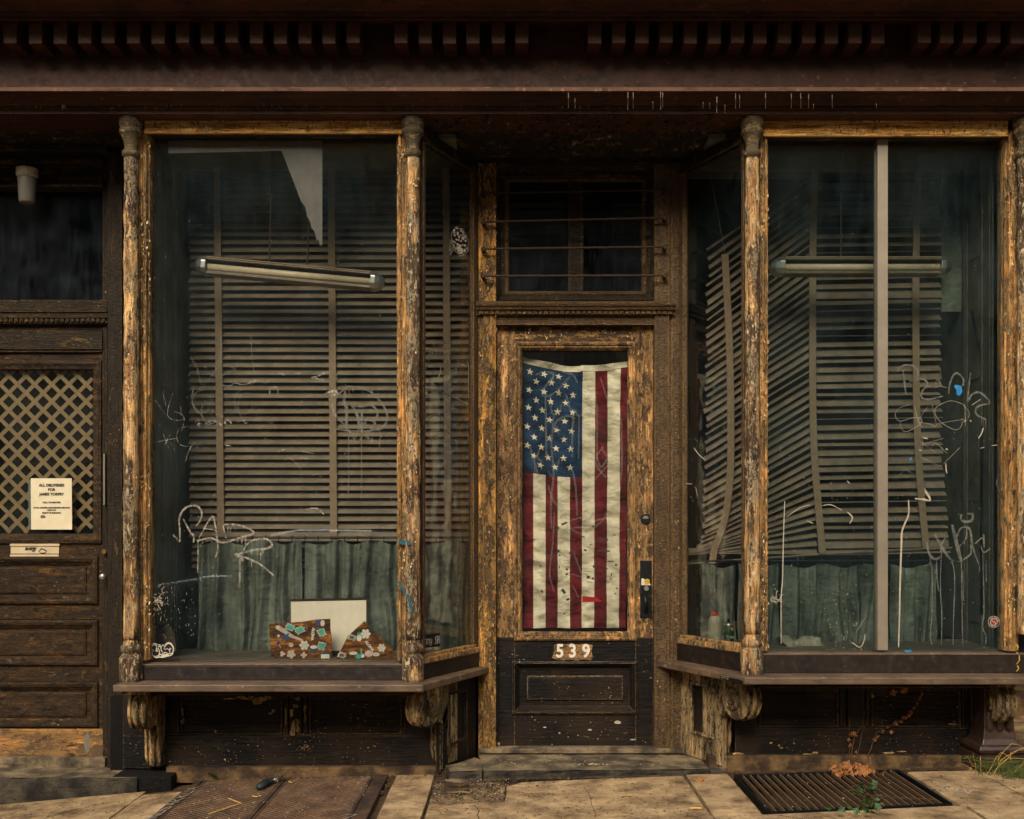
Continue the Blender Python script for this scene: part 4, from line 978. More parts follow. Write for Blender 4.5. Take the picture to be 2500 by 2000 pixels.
for px,sk in ((524,10),(802,6),(1081,5)):
    m=MB(); x=bx(px+sk*.5); m.grid(lambda u,v:(bx(px+sk*v)+(u)*.040,YBL-.030-.002*math.sin(v*60),bz(408)+(bz(1311)-bz(408))*v),1,60); m.build('tape',M['tape'],bl)
# curtains
def curtain(name,label,px0,px1,top,bot,y,folds,amp,splits=(),gather=()):
    cu=thing(name,(bx((px0+px1)/2),y,bz(bot)),label,'curtain')
    edges=[px0]+list(splits)+[px1]; k=(D+y)/F
    for a,b in zip(edges[:-1],edges[1:]):
        xa,xb=(a+3-1250)*k,(b-3-1250)*k; m=MB(); ph=random.uniform(0,6)
        nf=max(2,int(folds*(b-a)/(px1-px0)))
        def fn(u,v,xa=xa,xb=xb,ph=ph,nf=nf):
            uu=u+.02*math.sin(u*17+ph)+.012*math.sin(v*4+u*9+ph)
            w_=math.sin(2*math.pi*nf*uu+ph+.5*math.sin(v*2.2+u*5)); w_=(1 if w_>0 else -1)*abs(w_)**.6; pinch=math.exp(-((v-.1)/.07)**2)
            x=xa+(xb-xa)*u+.010*math.sin(v*5+u*14+ph)*v
            yy=y+amp*w_*(.55+.45*v)+amp*.55*math.sin(4*math.pi*nf*uu+2*ph+v*1.5)-pinch*amp*.5*max(0,w_)**3+.005*noise.noise(Vector((x*9,v*6,ph)))
            z=H-(top-1288)*k+((top-bot)*k)*v+.013*(math.sin(2*math.pi*nf*uu*.5+ph)-1)*(1-v)
            return (x,yy,z)
        m.grid(fn,max(30,int((b-a)/2.2)),50); m.build('panel',M['curtain'],cu,smooth=True)
    m=MB(); z=H-(top-6-1288)*k; m.tube([((px0-25-1250)*k,y-.005,z),((px1+5-1250)*k,y-.005,z+.002)],.0065,8); m.build('rod',M['blackiron'],cu)
    x=px0+8; 
    while x<px1:
        m=MB(); X=(x-1250)*k; m.tube([(X,y-.016,z+.008),(X,y-.016,z-.016),(X,y-.004,z-.024)],.003,5); m.tube([(X,y-.016,z+.008),(X,y+.004,z+.009)],.003,5); m.build('hook',M['blackiron'],cu); x+=32
    return cu
curtain('cafe_curtain','dusty green half curtain below the straight blind in the left window',482,1158,1319,1590,.545,15,.026,(742,))
# lamp fixtures
def fixture(c0,c1,y,label,rods,roll):
    k=(D+y)/F; A=Vector(((c0[0]-1250)*k,y,H-(c0[1]-1288)*k)); B=Vector(((c1[0]-1250)*k,y,H-(c1[1]-1288)*k))
    u=(B-A).normalized(); L_=(B-A).length; up=Vector((0,0,1))-u*u.z; up.normalize(); f=Vector((0,-1,0))
    th=thing('fluorescent_lamp',(A+B)/2,label,'lamp','fluorescent lamps hung in the windows')
    def pt(s_,a,b): return A+u*s_+up*a+f*b
    def ob_(m,s0,s1,a0,a1,b0,b1): m.prism([pt(s0,a0,b0),pt(s1,a0,b0),pt(s1,a0,b1),pt(s0,a0,b1)],up*(a1-a0))
    m=MB(); e=.07
    ob_(m,e,L_-e,.028,.036,-.05,.055); ob_(m,e,L_-e,-.040,.028,-.05,-.044); ob_(m,e,L_-e,-.046,-.040,-.05,.045); ob_(m,e,L_-e,-.0399,-.030,.035,.041)
    m.build('housing',M['housing'],th,bevel=.002)
    m=MB(); ob_(m,e,L_-e,.0365,.044,.03,.058); m.build('front_rim',M['tape'],th,bevel=.002)
    m=MB(); m.tube([pt(e+.002,-.008,.018),pt(L_-e-.002,-.008,.018)],.021,14); m.build('lamp_tube',M['tube'],th,smooth=True)
    for s0,s1 in ((e,0),(L_-e,L_)):
        m=MB(); pr=[(0,1.0),(.35,.98),(.7,.8),(1,.42)]; o=len(m.v)
        for q,g_ in pr:
            s_=s0+(s1-s0)*q; rr=[(-.046,-.05),(.046,-.05),(.046,.04),(.02,.062),(-.02,.062),(-.046,.045)]
            m.v+=[pt(s_,a*g_,b*g_) for a,b in rr]
        for i in range(len(pr)-1):
            for j in range(6): m.f.append([o+i*6+j,o+i*6+(j+1)%6,o+(i+1)*6+(j+1)%6,o+(i+1)*6+j]); m.m.append(0)
        m.f.append([o+18+j for j in range(6)]); m.m.append(0); m.f.append([o+j for j in range(6)][::-1]); m.m.append(0)
        m.build('end_cap',M['chrome'],th,bevel=.003)
    for (x,top,px2,py2) in rods:
        m=MB(); m.tube([Vector(((x-1250)*k,y-.005,H+2.07)),Vector(((px2-1250)*k,y-.005,H-(py2-1288)*k))],.0045,8); m.build('rod',M['iron'],th)
    return th
fixture((478,648),(938,690),.30,'tilted lamp with one tube hanging in the left window',[(664,0,658,640),(758,0,751,648)],0)
fixture((1880,652),(2320,652),.30,'level lamp with one tube hanging in the right window',[(2052,0,2052,632)],0)
# pale reflection in the upper left pane, painted as a thin sheet
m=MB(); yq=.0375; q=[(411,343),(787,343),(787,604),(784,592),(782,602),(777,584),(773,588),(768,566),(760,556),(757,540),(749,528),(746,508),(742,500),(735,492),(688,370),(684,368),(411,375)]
m.prism([P(a,b,yq) for a,b in q],(0,.0015,0)); m.build('painted_reflection',M['sheet'],label='pale grey angular reflection at the top of the left window, painted as a thin sheet',cat='painted reflection')
m=MB(); m.tube([P(a,b,.045) for a,b in ((742,508),(741,501),(746,497),(754,499),(759,504))],.004,8); m.build('ceiling_hook',M['blackiron'],label='small dark hook in front of the pale painted reflection in the left window',cat='hook')
# board and the two charm plaques
YF=.34
def boardthing(name,label,cat,corners,mat,y0,y1,th=.008,frame_=None):
    t=thing(name,P(*[sum(c[i] for c in corners)/len(corners) for i in (0,1)],y0),label,cat)
    return t
bd=thing('sign_board',P(804,1588,YF),'blank cream board with wooden edge leaning against the green curtain','board')
c=[P(710,1466,YF+.02),P(897,1462,YF+.02),P(897,1589,YF-.05),P(712,1589,YF-.05)]
m=MB(); m.prism(c,(0,.006,0)); m.build('face',M['board'],bd)
m=MB()
for a,b in ((0,1),(1,2)):
    d=(c[b]-c[a]).normalized(); nn=Vector((0,-1,0)); o_=d.cross(nn)*.0065
    m.prism([c[a]-o_+nn*.004,c[b]-o_+nn*.004,c[b]+o_+nn*.004,c[a]+o_+nn*.004],(0,.014,0))
m.build('wooden_edge',M['iron'],bd)
M['plaq']=peel('plaque_flamed_wood',(92,54,26),(62,36,20),(186,116,44),(132,76,30),(56,34,20),'H',.55,0,(150,96,44),.2,0,5,rough=.35)
YQ=.16
def px_plane(y,lean=0): return lambda a,b: P(a,b,y)
def charm(parent,pts,mat,y,name='charm',th=.004):
    m=MB(); m.prism([P(a,b,y) for a,b in pts],(0,th,0)); return m.build(name,mat,parent)
def ell(cx,cy,rx,ry,n=14,rot=0): return [(cx+rx*math.cos(t)*math.cos(rot)-ry*math.sin(t)*math.sin(rot),cy+rx*math.cos(t)*math.sin(rot)+ry*math.sin(t)*math.cos(rot)) for t in [2*math.pi*i/n for i in range(n)]]
def flower(cx,cy,r,n=5,rot=0,inr=.45,sharp=False):
    o=[]
    for i in range(n*6):
        t=2*math.pi*i/(n*6)+rot; c_=abs(math.cos(n*(t-rot)/2)); rr=r*(inr+(1-inr)*(c_**(2 if sharp else .6))); o.append((cx+rr*math.cos(t),cy+rr*math.sin(t)))
    return o
def cp8(x,y): return (620+x/5.674,1440+y/5.674)     # measured on an enlargement of the plaques
def critter(parent,cx,cy,s_,rot,mat,y):               # small turtle-like cut-out
    o=[]
    for a,r in ((0,1.25),(18,.9),(40,1.25),(60,.85),(110,.85),(135,1.25),(155,.85),(180,1.0),(205,.85),(225,1.25),(250,.85),(300,.85),(320,1.25),(342,.9)):
        t=R(a)+rot; o.append((cx+s_*r*math.cos(t),cy+s_*r*.8*math.sin(t)))
    charm(parent,[(cx+(x-cx)*1.22,cy+(yy-cy)*1.22) for x,yy in o],M['crm'],y+.0012); charm(parent,o,mat,y)
def plaque(label,corners,y):
    t=thing('charm_plaque',P(sum(c_[0] for c_ in corners)/len(corners),max(c_[1] for c_ in corners),y),label,'plaque','wooden plaques with glued cut-outs')
    m=MB(); m.prism([P(a,b,y) for a,b in corners],(0,.008,0)); m.build('wooden_face',M['plaq'],t); return t
pa=plaque('square-cut brown wooden plaque with turquoise cut-outs, leaning before the cream board',[cp8(205,475),cp8(520,455),cp8(700,440),cp8(860,412),cp8(1055,403),cp8(1060,560),cp8(1078,680),cp8(1080,955),cp8(245,955),cp8(225,760)],YQ)
pb=plaque('diamond-turned brown wooden plaque with white flowers, right of the square one',[cp8(1530,435),cp8(1590,510),cp8(1900,800),cp8(1990,955),cp8(1130,955),cp8(1215,810),cp8(1300,640)],YQ-.03)
y=YQ-.005
for (x,yy,s_,rt) in ((495,520,9.5,.4),(630,560,10,-.5),(935,590,9.5,1.2),(935,775,9.5,1.9)): critter(pa,*cp8(x,yy),s_,rt,M['turq'],y)
charm(pa,flower(*cp8(445,655),12,5,.3,.35,True),M['navy'],y); charm(pa,flower(*cp8(515,765),6,5,0,.6),M['pinkc'],y); charm(pa,flower(*cp8(515,895),11,5,.2,.6),M['pinkc'],y)
for (x,yy) in ((697,770),): 
    charm(pa,flower(*cp8(x,yy),12,6,0,.6),M['crm'],y+.001); 
    for a in range(5): charm(pa,ell(cp8(x,yy)[0]+5*math.cos(a*1.256),cp8(x,yy)[1]+4.5*math.sin(a*1.256),1.4,.6,8,a*1.256),M['navy'],y-.001)
charm(pa,ell(*cp8(915,465),11,8),M['navy'],y+.001); charm(pa,ell(*cp8(950,465),5.2,7.6),M['crm'],y-.001)
charm(pa,[cp8(775,790),cp8(878,790),cp8(870,850),cp8(830,882),cp8(795,860)],M['navy'],y+.001); charm(pa,ell(*cp8(825,795),8.5,4.2),M['crm'],y-.001)
charm(pa,[cp8(930,890),cp8(1045,890),cp8(1045,952),cp8(930,952)],M['crm'],y+.001); charm(pa,[cp8(920,893),cp8(985,845),cp8(1055,893)],M['navy'],y-.001)
charm(pa,[cp8(300,500),cp8(345,492),cp8(560,640),cp8(680,690),cp8(672,715),cp8(520,665),cp8(310,545)],M['pinkc'],y+.002); charm(pa,ell(*cp8(330,525),5,4),M['crm'],y)
charm(pa,ell(*cp8(340,738),4,4),M['navy'],y); charm(pa,[cp8(340,745),cp8(350,742),cp8(370,800),cp8(365,805)],M['crm'],y)
charm(pa,flower(*cp8(340,640),4,4,0,.4),M['crm'],y); charm(pa,flower(*cp8(690,905),8,4,0,.4),M['pinkc'],y); charm(pa,flower(*cp8(395,890),7,3,0,.4),M['pinkc'],y)
text('ALOHA',.021,M['crm'],P(*cp8(815,615),y-.002),(-.12,0,-1),(1,0,-.12),'charm_lettering',pa,ext=.001,bold=.0012,sx=.95)
y=YQ-.035
charm(pb,ell(*cp8(1458,668),6.3,8),M['crm'],y); charm(pb,[cp8(1435,630),cp8(1430,590),cp8(1448,605),cp8(1455,570),cp8(1464,605),cp8(1480,590),cp8(1474,630)],M['turq'],y-.001)
for (x,yy,r) in ((1545,612,12.5),(1768,805,10.5)):
    charm(pb,flower(*cp8(x,yy),r,6,0,.6),M['crm'],y+.001)
    for a in range(5): charm(pb,ell(cp8(x,yy)[0]+5*math.cos(a*1.256),cp8(x,yy)[1]+4.5*math.sin(a*1.256),1.4,.6,8,a*1.256),M['navy'],y-.001)
for (x,yy) in ((1355,660),(1215,905)):
    critter(pb,*cp8(x,yy),8,.4,M['turq'],y); charm(pb,[cp8(x-30,yy-18),cp8(x+28,yy-14),cp8(x+22,yy+16),cp8(x-24,yy+14)],M['red'],y-.003)
text('ALOHA',.021,M['crm'],P(*cp8(1600,780),y-.002),(.62,0,-.78),(.78,0,.62),'charm_lettering',pb,ext=.001,bold=.0012,sx=.95)
for (x,yy,rx,ry,mt) in ((1590,885,10,8,'pinkc'),(1690,895,9,5,'pinkc'),(1445,925,7,6,'turq'),(1375,880,10,4,'crm'),(1500,915,6,5,'crm')): charm(pb,ell(*cp8(x,yy),rx,ry),M[mt],y)
charm(pb,[cp8(1475,810),cp8(1495,810),cp8(1500,900),cp8(1480,900)],M['turq'],y-.001)
# fallen plywood / dusty low panel on the display floor
m=MB(); m.prism([P(a,b,.22) for a,b in ((372,1540),(392,1528),(418,1530),(426,1548),(430,1592),(372,1592))],(0,.012,0)); m.build('cardboard_scrap',M['infloor'],label='dusty rounded card scrap standing in the lower left corner of the left window',cat='card')

# ================================================================== INSIDE THE RIGHT WINDOW
br=thing('collapsed_blind',(bx(2000),YBL,bz(1350)),'beige venetian blind collapsed into a fan on its left side behind the right window','blind')
m=MB(); N_=46
tk=lambda v:1980+8*v+22*max(0,v-.55)**1.0*2      # tape line through the knee
for i in range(N_):
    t=i/(N_-1); yk=432+(1345-432)*t; drop=188*(1-t**6)*(.94+.06*math.sin(t*9)); yl=yk+drop
    xk=1981+16*t; xl=1728-14*t-42*max(0,t-.82)/.18
    xr=2296+ (22*max(0,t-.7)/.3)
    an=40+22*math.sin(i*1.9)+14*math.sin(i*.6); 
    if yl>596: slat(m,bx(xl+random.uniform(-4,4)),bz(yl+random.uniform(-1.5,1.5)),bx(xk-3),bz(yk+1),ang=34+14*math.sin(i*1.3)+random.uniform(-6,6),w=.044)
    else: slat(m,bx(1700+60*t),bz(yk+150),bx(xk-3),bz(yk+1),ang=24,w=.05)
    sag=random.uniform(-2.5,2.5)
    slat(m,bx(xk+2),bz(yk+4),bx(xr+random.uniform(-3,3)),bz(yk-1+sag),ang=an,w=.05)
m.build('slats',M['slat'],br)
m=MB(); m.tube([(bx(1672),YBL-.02,bz(1376)),(bx(1992),YBL-.02,bz(1354)),(bx(2190),YBL-.02,bz(1343)),(bx(2320),YBL-.02,bz(1338))],.007,8); m.build('bottom_rail',M['slat'],br)
m=MB(); m.box(bx(1690),bx(2300),YBL-.03,YBL+.03,bz(420),bz(392)); m.build('head_rail',M['slat'],br,bevel=.003)
def tapeline(pts,w_=.040,parent=br):
    m=MB(); n=50
    def f(u,v):
        s_=v*(len(pts)-1); i=min(int(s_),len(pts)-2); t=s_-i; p0=pts[max(i-1,0)];p1=pts[i];p2=pts[i+1];p3=pts[min(i+2,len(pts)-1)]
        q=[.5*((2*p1[k])+(-p0[k]+p2[k])*t+(2*p0[k]-5*p1[k]+4*p2[k]-p3[k])*t*t+(-p0[k]+3*p1[k]-3*p2[k]+p3[k])*t**3) for k in (0,1)]
        return (bx(q[0])+(u-.5)*w_,YBL-.034,bz(q[1]))
    m.grid(f,1,n); m.build('tape',M['tape'],parent)
tapeline([(1767,624),(1772,720),(1778,850),(1781,1000),(1780,1150),(1768,1260),(1742,1340),(1737,1375)])
tapeline([(1985,420),(1981,600),(1980,850),(1981,1020),(1986,1140),(1996,1260),(2004,1352)])
tapeline([(2236,420),(2231,650),(2231,850),(2234,1050),(2243,1200),(2256,1340)])
m=MB(); m.tube([(bx(1728),YBL-.03,bz(410)),(bx(1768),YBL-.035,bz(625))],.0016,5); m.build('cord',M['tape'],br)
curtain('cafe_curtain','dusty green half curtain sagging below the collapsed blind in the right window',1712,2290,1376,1580,.50,12,.028,(1800,1905,2170))
# milky jug, spray can, plastic bag
def lathething(name,label,cat,px,py,y,parts,n=24):
    b=P(px,py,y); t=thing(name,b,label,cat)
    for nm,prof_,mat in parts:
        m=MB(); m.lathe(b,prof_,n); m.build(nm,M[mat],t,smooth=True)
    return t
lathething('plastic_jug','milky plastic bottle with red cap on the sill inside the right side window','bottle',1745,1577,.40,[('body',[(.0,0),(.035,0),(.037,.01),(.037,.05),(.040,.07),(.034,.09),(.036,.12),(.034,.15),(.022,.166),(.016,.17)],'milk'),('cap',[(.018,.168),(.019,.170),(.019,.186),(.017,.188)],'red')])
zf=P(1745,1577,.40)
can=lathething('spray_can','green spray can with black nozzle beside the milky bottle','spray can',1779,1578,.34,[('body',[(.0,0),(.029,0),(.030,.004),(.030,.112),(.028,.116)],'cangreen'),('shoulder',[(.028,.114),(.025,.124),(.014,.130),(.010,.132)],'chrome'),('nozzle',[(.008,.130),(.008,.146),(.006,.150)],'blackiron')])
b=P(1779,1578,.34)
m=MB(); m.prism([b+Vector((.008+dx,-.0305+.004*abs(dx)/.01,.088+dz)) for dx,dz in ((-.004,0),(.009,0),(.011,.016),(-.002,.016))],(0,.002,0)); m.build('orange_logo',M['orange'],can)
text('SIM',.016,M['milk'],b+Vector((.012,-.031,.052)),(1,.2,0),(0,0,1),'can_lettering',can,bold=.0006)
bgm=MB()
def bagf(u,v):
    x=bx(1876+ (2004-1876)*u); top=1538+22*u+10*math.sin(u*7)+ (28 if u>.92 else 0)*(u-.92)*8; 
    a=math.pi*v; z0=bz(1590)+.02; hh=(bz(top)-z0)
    p=Vector((x+.03*math.sin(v*5+u*3)*(1 if 0<u<1 else 0),.33-.11*math.cos(a)*(.6+.4*math.sin(math.pi*min(1,u+.25))),z0+hh*math.sin(a)))
    nn=noise.noise(p*13)*.020+noise.noise(p*34)*.008
    return (p.x+nn,p.y-nn,max(z0-.012,p.z+nn))
bgm.grid(bagf,40,26); bgm.build('plastic_bag',M['bag'],smooth=False,label='crumpled dusty translucent plastic bag on the floor of the right window',cat='bag')
# right window mullion bar and side cable
m=MB(); m.pbox(2143,339,2168,1588,.002,.028); m.pbox(2136,340,2142.5,1588,.037,.06); m.build('mullion_bar',M['alum'],dwR,bevel=.002)
m=MB(); m.tube([P(2372,760,.4),P(2392,850,.36),P(2400,950,.34),P(2397,1100,.33),P(2396,1300,.33),P(2396,1500,.33)],.007,8); m.build('wall_cable',M['blackiron'],smooth=True,label='black ribbed cable running down the side wall inside the right window',cat='cable')
m=MB(); m.box(bx(2300),bx(2352),.61,.625,bz(760),bz(345)); m.build('rear_shutter',M['curtain'],label='pale upright board at the back right of the right window',cat='board')

# ================================================================== FLAG
YG=YD+.09; kf=(D+YG)/F
fl=thing('flag',(( 1402-1250)*kf,YG,H-(900-1288)*kf),'worn American flag hung vertically behind the pane of the central door','flag')
def FL(px,py,off=0):
    # sag of the heading and a slight skew, plus cloth wrinkles
    t=(py-880)/(1540-880); u=(px-1276)/(1530-1276)
    x=px-(4 if px>1400 else 0)*t*u; yy=py
    fade=1-t
    yy+= fade*(18*math.sin(math.pi*min(1,max(0,u)))*(1 if u<.55 else .9)+12*u)
    X=(x-1250)*kf; Z=H-(yy-1288)*kf
    w_=.013*math.sin(X*30+Z*11+1.5*math.sin(Z*5))+.006*math.sin(Z*46+X*24+2*noise.noise(Vector((X*6,Z*6,8))))+.005*math.sin(X*21-Z*30)+.012*noise.noise(Vector((X*9,Z*20,1)))+.007*noise.noise(Vector((X*24,Z*62,4)))
    return Vector((X,YG+w_-off,Z))
def fpatch(x0,x1,y0,y1,mat,name,off=0,nx=None,ny=None,par=fl):
    m=MB(); nx=nx or max(2,int((x1-x0)/3)); ny=ny or max(2,int((y1-y0)/5))
    m.grid(lambda u,v:FL(x0+(x1-x0)*u,y0+(y1-y0)*v,off),nx,ny); return m.build(name,mat,par,smooth=True)
can_=fpatch(1277,1422.5,884,1152,M['fblue'],'canton')
edges=[1277,1302,1332,1361.5,1391.5,1422.5,1453,1484,1515,1532]
cols=['fred','fwhite','fred','fwhite','fred','fwhite','fred','fwhite','fred']
for i,c_ in enumerate(cols):
    top=1152 if i<5 else 886
    x0,x1=edges[i],edges[i+1]
    fpatch(x0,x1,top,1533,M[c_],'stripe')
fpatch(1425,1426.5,884,1152,M['fwhite'],'stripe') if False else None
fpatch(1277,1532,870,885,M['fwhite'],'heading',off=.0015)
stars=[(428,557),(531,575),(636,592),(474,627),(583,640),(688,660),(422,692),(531,702),(636,715),(742,725),(474,765),(578,775),(686,785),(417,820),(519,836),(627,850),(737,853),(464,893),(570,905),(680,918),(408,957),(514,967),(622,982),(729,990),(459,1034),(570,1040),(674,1050),(408,1094),(510,1105),(618,1115),(722,1120),(455,1170),(560,1180),(670,1187),(503,1238),(610,1250),(720,1255)]
for sx_,sy in stars:
    cx=1150+sx_/2.974; cy=720+sy/2.974; t=(cy-880)/660; u=(cx-1276)/254
    cy-= (1-t)*(18*math.sin(math.pi*u)+12*u)
    m=MB(); rt=random.uniform(-.15,.25); pts=[]
    for i in range(10):
        r=9.4 if i%2==0 else 3.7; a=-math.pi/2+rt+math.pi*i/5; pts.append(FL(cx+r*math.cos(a),cy+r*math.sin(a),.0022))
    c_=FL(cx,cy,.0026); m.add([c_]+pts,[(0,i+1,(i+1)%10+1) for i in range(10)]); m.build('star',M['fwhite'],can_)
# ================================================================== NOTICE on the entry door
no=thing('paper_notice',P(123,1294,YL),'laminated typed delivery notice taped to the lattice door at the left edge','notice')
m=MB(); m.prism([P(a,b,YL-.012) for a,b in ((75,1168),(175,1168),(176,1293),(76,1293))],(0,.001,0)); m.build('sheet',M['paper'],no)
m=MB(); m.prism([P(a,b,YL-.011) for a,b in ((69,1177),(74.5,1170),(75,1293),(70,1288))],(0,.001,0)); m.build('sleeve_edge',M['grn'],no)
for tx,py,s_ in (('ALL DELIVERIES',1185,.0205),('FOR',1196,.0205),('JAMES TORPEY',1207,.0205),('CALL 718-480-5756',1227,.012),('IF NO ANSWER LEAVE BEHIND BROWN',1240,.0112),('GATE TO',1246,.0112),('RIGHT OF BUILDING',1252.5,.0112)):
    text(tx,s_,M['ink'],P(126,py,YL-.0135),(1,0,0),(0,0,1),'notice_lettering',no,bold=.0007 if s_>.015 else .0004)
m=MB(); patch(m,106,1262,8,5,(Vector((0,YL-.0125,0)),Vector((0,-1,0)))); m.build('smudge',M['housing'],no)
# ================================================================== WALL LAMP over the entry
lp=thing('porch_lamp',P(66,424,.27),'white frosted glass jar lamp hanging above the lattice door','lamp')
c_=P(66,430,.27); kk=(D+.27)/F
m=MB(); zt=lambda p:H-(p-1288)*kk
m.lathe((c_.x,.27,0),[(.0,zt(412)),(25*kk,zt(413)),(25*kk,zt(430)),(22*kk,zt(434)),(.02,zt(436))],20); m.box(c_.x-.03,c_.x+.03,.28,.36,zt(426),zt(413.5)); m.build('lamp_holder',M['wash'],lp,smooth=False)
m=MB(); m.lathe((c_.x,.27,0),[(.04,zt(431)),(21.5*kk,zt(434)),(22*kk,zt(440)),(19*kk,zt(492)),(17*kk,zt(496)),(.02,zt(497))],24); m.build('lamp_shade',M['shade'],lp,smooth=True)

# ================================================================== STICKERS
def planepts(pts,plane,off): 
    P0,N=plane; sg=N if N.y<0 else -N
    return [onp(a,b,P0,N)+sg*off for a,b in pts]
def decal(mb,pts,plane,off,mi=0,th=.0003):
    P0,N=plane; sg=N if N.y<0 else -N
    mb.prism(planepts(pts,plane,off),-sg*th,mi)
pg=fp(.029); plL=SWL.plane(.0025); plR=SWR.plane(.0025)
# bubble-letter sticker (outline strokes on black)
def c1(x,y): return (340+x/17.967,1540+y/17.967)
s1=thing('bubble_sticker',P(*c1(1000,1150),.029),'black sticker with white bubble letters at the lower left corner of the left window','sticker')
m=MB(); out=[(500,740),(540,620),(640,560),(760,580),(830,620),(900,550),(980,630),(1060,580),(1140,620),(1230,530),(1360,530),(1450,620),(1510,760),(1500,900),(1520,990),(1420,1090),(1250,1130),(1150,1170),(1000,1160),(860,1180),(740,1200),(640,1130),(570,1010),(540,880)]
decal(m,[c1(*p) for p in out],pg,.001); m.build('sticker_base',M['stkblack'],s1)
m=MB()
for st,w_ in (([(660,860),(580,830),(560,720),(620,630),(720,620),(770,700),(750,800),(720,900)],1.6),([(620,880),(570,960),(600,1080),(720,1120),(840,1080),(890,960),(870,830),(800,790),(750,880),(800,910),(830,850)],1.8),([(500,740),(540,620),(640,565),(760,580),(830,640)],1.8),([(500,740),(530,850),(580,890)],1.6),([(850,780),(870,690),(930,700),(960,820),(980,930)],1.5),([(840,640),(900,600),(920,640),(880,680),(840,660)],1.6),([(1050,960),(980,860),(960,740),(1020,640),(1090,640),(1110,730),(1080,820)],1.6),([(1120,840),(1200,790),(1300,830),(1350,930),(1330,990)],1.6),([(1150,700),(1180,620),(1290,560),(1400,600),(1480,720),(1500,860),(1440,980),(1340,1020)],2.4),([(1130,620),(1230,535),(1360,535),(1450,620),(1512,760),(1505,900)],2),([(1325,800),(1350,765),(1390,780),(1380,825),(1340,830),(1325,800)],1.3),([(640,1130),(740,1165),(860,1120),(900,1010),(960,1060),(1050,1000),(1150,950),(1260,1000),(1400,1000)],2.2),([(650,1140),(760,1180),(900,1150),(1040,1160),(1200,1120),(1400,1070),(1500,980)],3.2),([(980,1050),(1040,1100),(1150,1060),(1300,1060)],5)):
    stroke(m,[c1(*p) for p in st],w_,pg,off=.0014)
m.build('bubble_lettering',M['stkwhite'],s1)
# flowery face sticker -> plain generic flower-cap face
def c2(x,y): return (1080+x/17.244,540+y/17.244)
s2=thing('flower_face_sticker',onp(*c2(750,1400),*plL),'white and black sticker of a face in a flowered cap on the left side window','sticker')
m=MB(); ol=[(420,420),(500,320),(570,240),(640,270),(700,340),(780,315),(880,390),(920,500),(1000,600),(1050,720),(1085,880),(1070,1080),(1080,1200),(1020,1330),(930,1420),(770,1450),(730,1490),(680,1400),(580,1310),(480,1180),(420,1000),(400,800),(370,600)]
decal(m,[c2(*p) for p in ol],plL,.001); m.build('sticker_base',M['stkblack'],s2)
m=MB()
stroke(m,[c2(*p) for p in ol+[ol[0]]],1.1,plL,off=.0014,taper=False)
decal(m,[c2(*p) for p in ((590,930),(650,940),(720,1000),(770,990),(790,1060),(860,1180),(850,1330),(780,1395),(700,1370),(640,1290),(600,1150),(600,1020))],plL,.0014)
for (x,y,rx,ry,ro) in ((490,400,40,50,.4),(500,500,45,28,0),(510,600,60,30,.6),(600,310,45,25,0),(640,520,45,80,0),(780,400,40,50,0),(860,470,40,45,.3),(870,570,45,28,0),(860,720,65,80,0),(700,660,35,70,0),(780,600,35,28,0),(960,660,30,80,-.5),(590,780,40,40,0),(680,800,30,50,0),(780,840,40,40,0),(970,830,45,50,0),(460,850,25,35,0),(520,900,30,35,0),(480,1020,20,40,0),(560,1160,25,50,0),(850,1010,35,40,0),(950,1030,40,60,0),(1030,1150,25,50,0),(930,1240,55,80,.2),(870,1390,25,25,0),(500,1090,20,30,0)):
    decal(m,[c2(*p) for p in ell(x,y,rx,ry,9,ro)],plL,.0014)
for st in ([(390,700),(330,900),(280,1230),(330,1200),(380,900),(400,800)],[(430,900),(430,1150),(380,1340),(320,1400),(360,1180)]): stroke(m,[c2(*p) for p in st],1.1,plL,off=.0014)
m.build('sticker_drawing',M['stkwhite'],s2)
m=MB()
for (x,y,rx,ry,ro) in ((640,1040,45,30,.7),(815,1110,55,35,.5),(715,1290,40,22,.6),(720,1200,10,14,0),(790,500,28,60,0),(600,380,22,30,0)): decal(m,[c2(*p) for p in ell(x,y,rx,ry,9,ro)],plL,.0019)
m.build('sticker_details',M['stkblack'],s2)
# black name sticker with gothic letters
def c4(x,y): return (1000+x/11.978,1520+y/11.978)
s3=thing('name_sticker',onp(*c4(600,740),*plL),'black rectangular sticker lettered "unny M" in pale gothic type, low on the left side window','sticker')
m=MB(); decal(m,[c4(*p) for p in ((200,382),(885,305),(885,695),(200,775))],plL,.001); m.build('sticker_base',M['stkblack'],s3)
m=MB()
def gl(x,w_=2): 
    return x
sl_=-.115
def L4(x,y): return c4(x,y+(x-350)*sl_)
for x in (355,397,440,482,524,566): stroke(m,[L4(x-8,520),L4(x,500),L4(x,640),L4(x+10,650)],1.5,plL,smooth=False,off=.0014,taper=False)
for a,b,yy in ((355,397,640),(440,482,505),(524,566,505)): stroke(m,[L4(a,yy),L4(b,yy+6)],1.1,plL,smooth=False,off=.0014,taper=False)
stroke(m,[L4(600,505),L4(600,600),L4(640,615)],1.5,plL,smooth=False,off=.0014,taper=False); stroke(m,[L4(640,500),L4(642,620),L4(610,690),L4(588,695)],1.5,plL,off=.0014,taper=False)
for st,w_ in (([(790,455),(745,490),(760,560),(765,640),(730,670)],1.6),([(800,440),(805,660)],1.9),([(830,450),(832,600),(800,680)],1.2),([(858,440),(862,650),(868,660)],1.9),([(745,560),(860,560)],.9)): stroke(m,[L4(*p) for p in st],w_,plL,off=.0014,taper=False)
m.build('gothic_lettering',M['stkwhite'],s3)
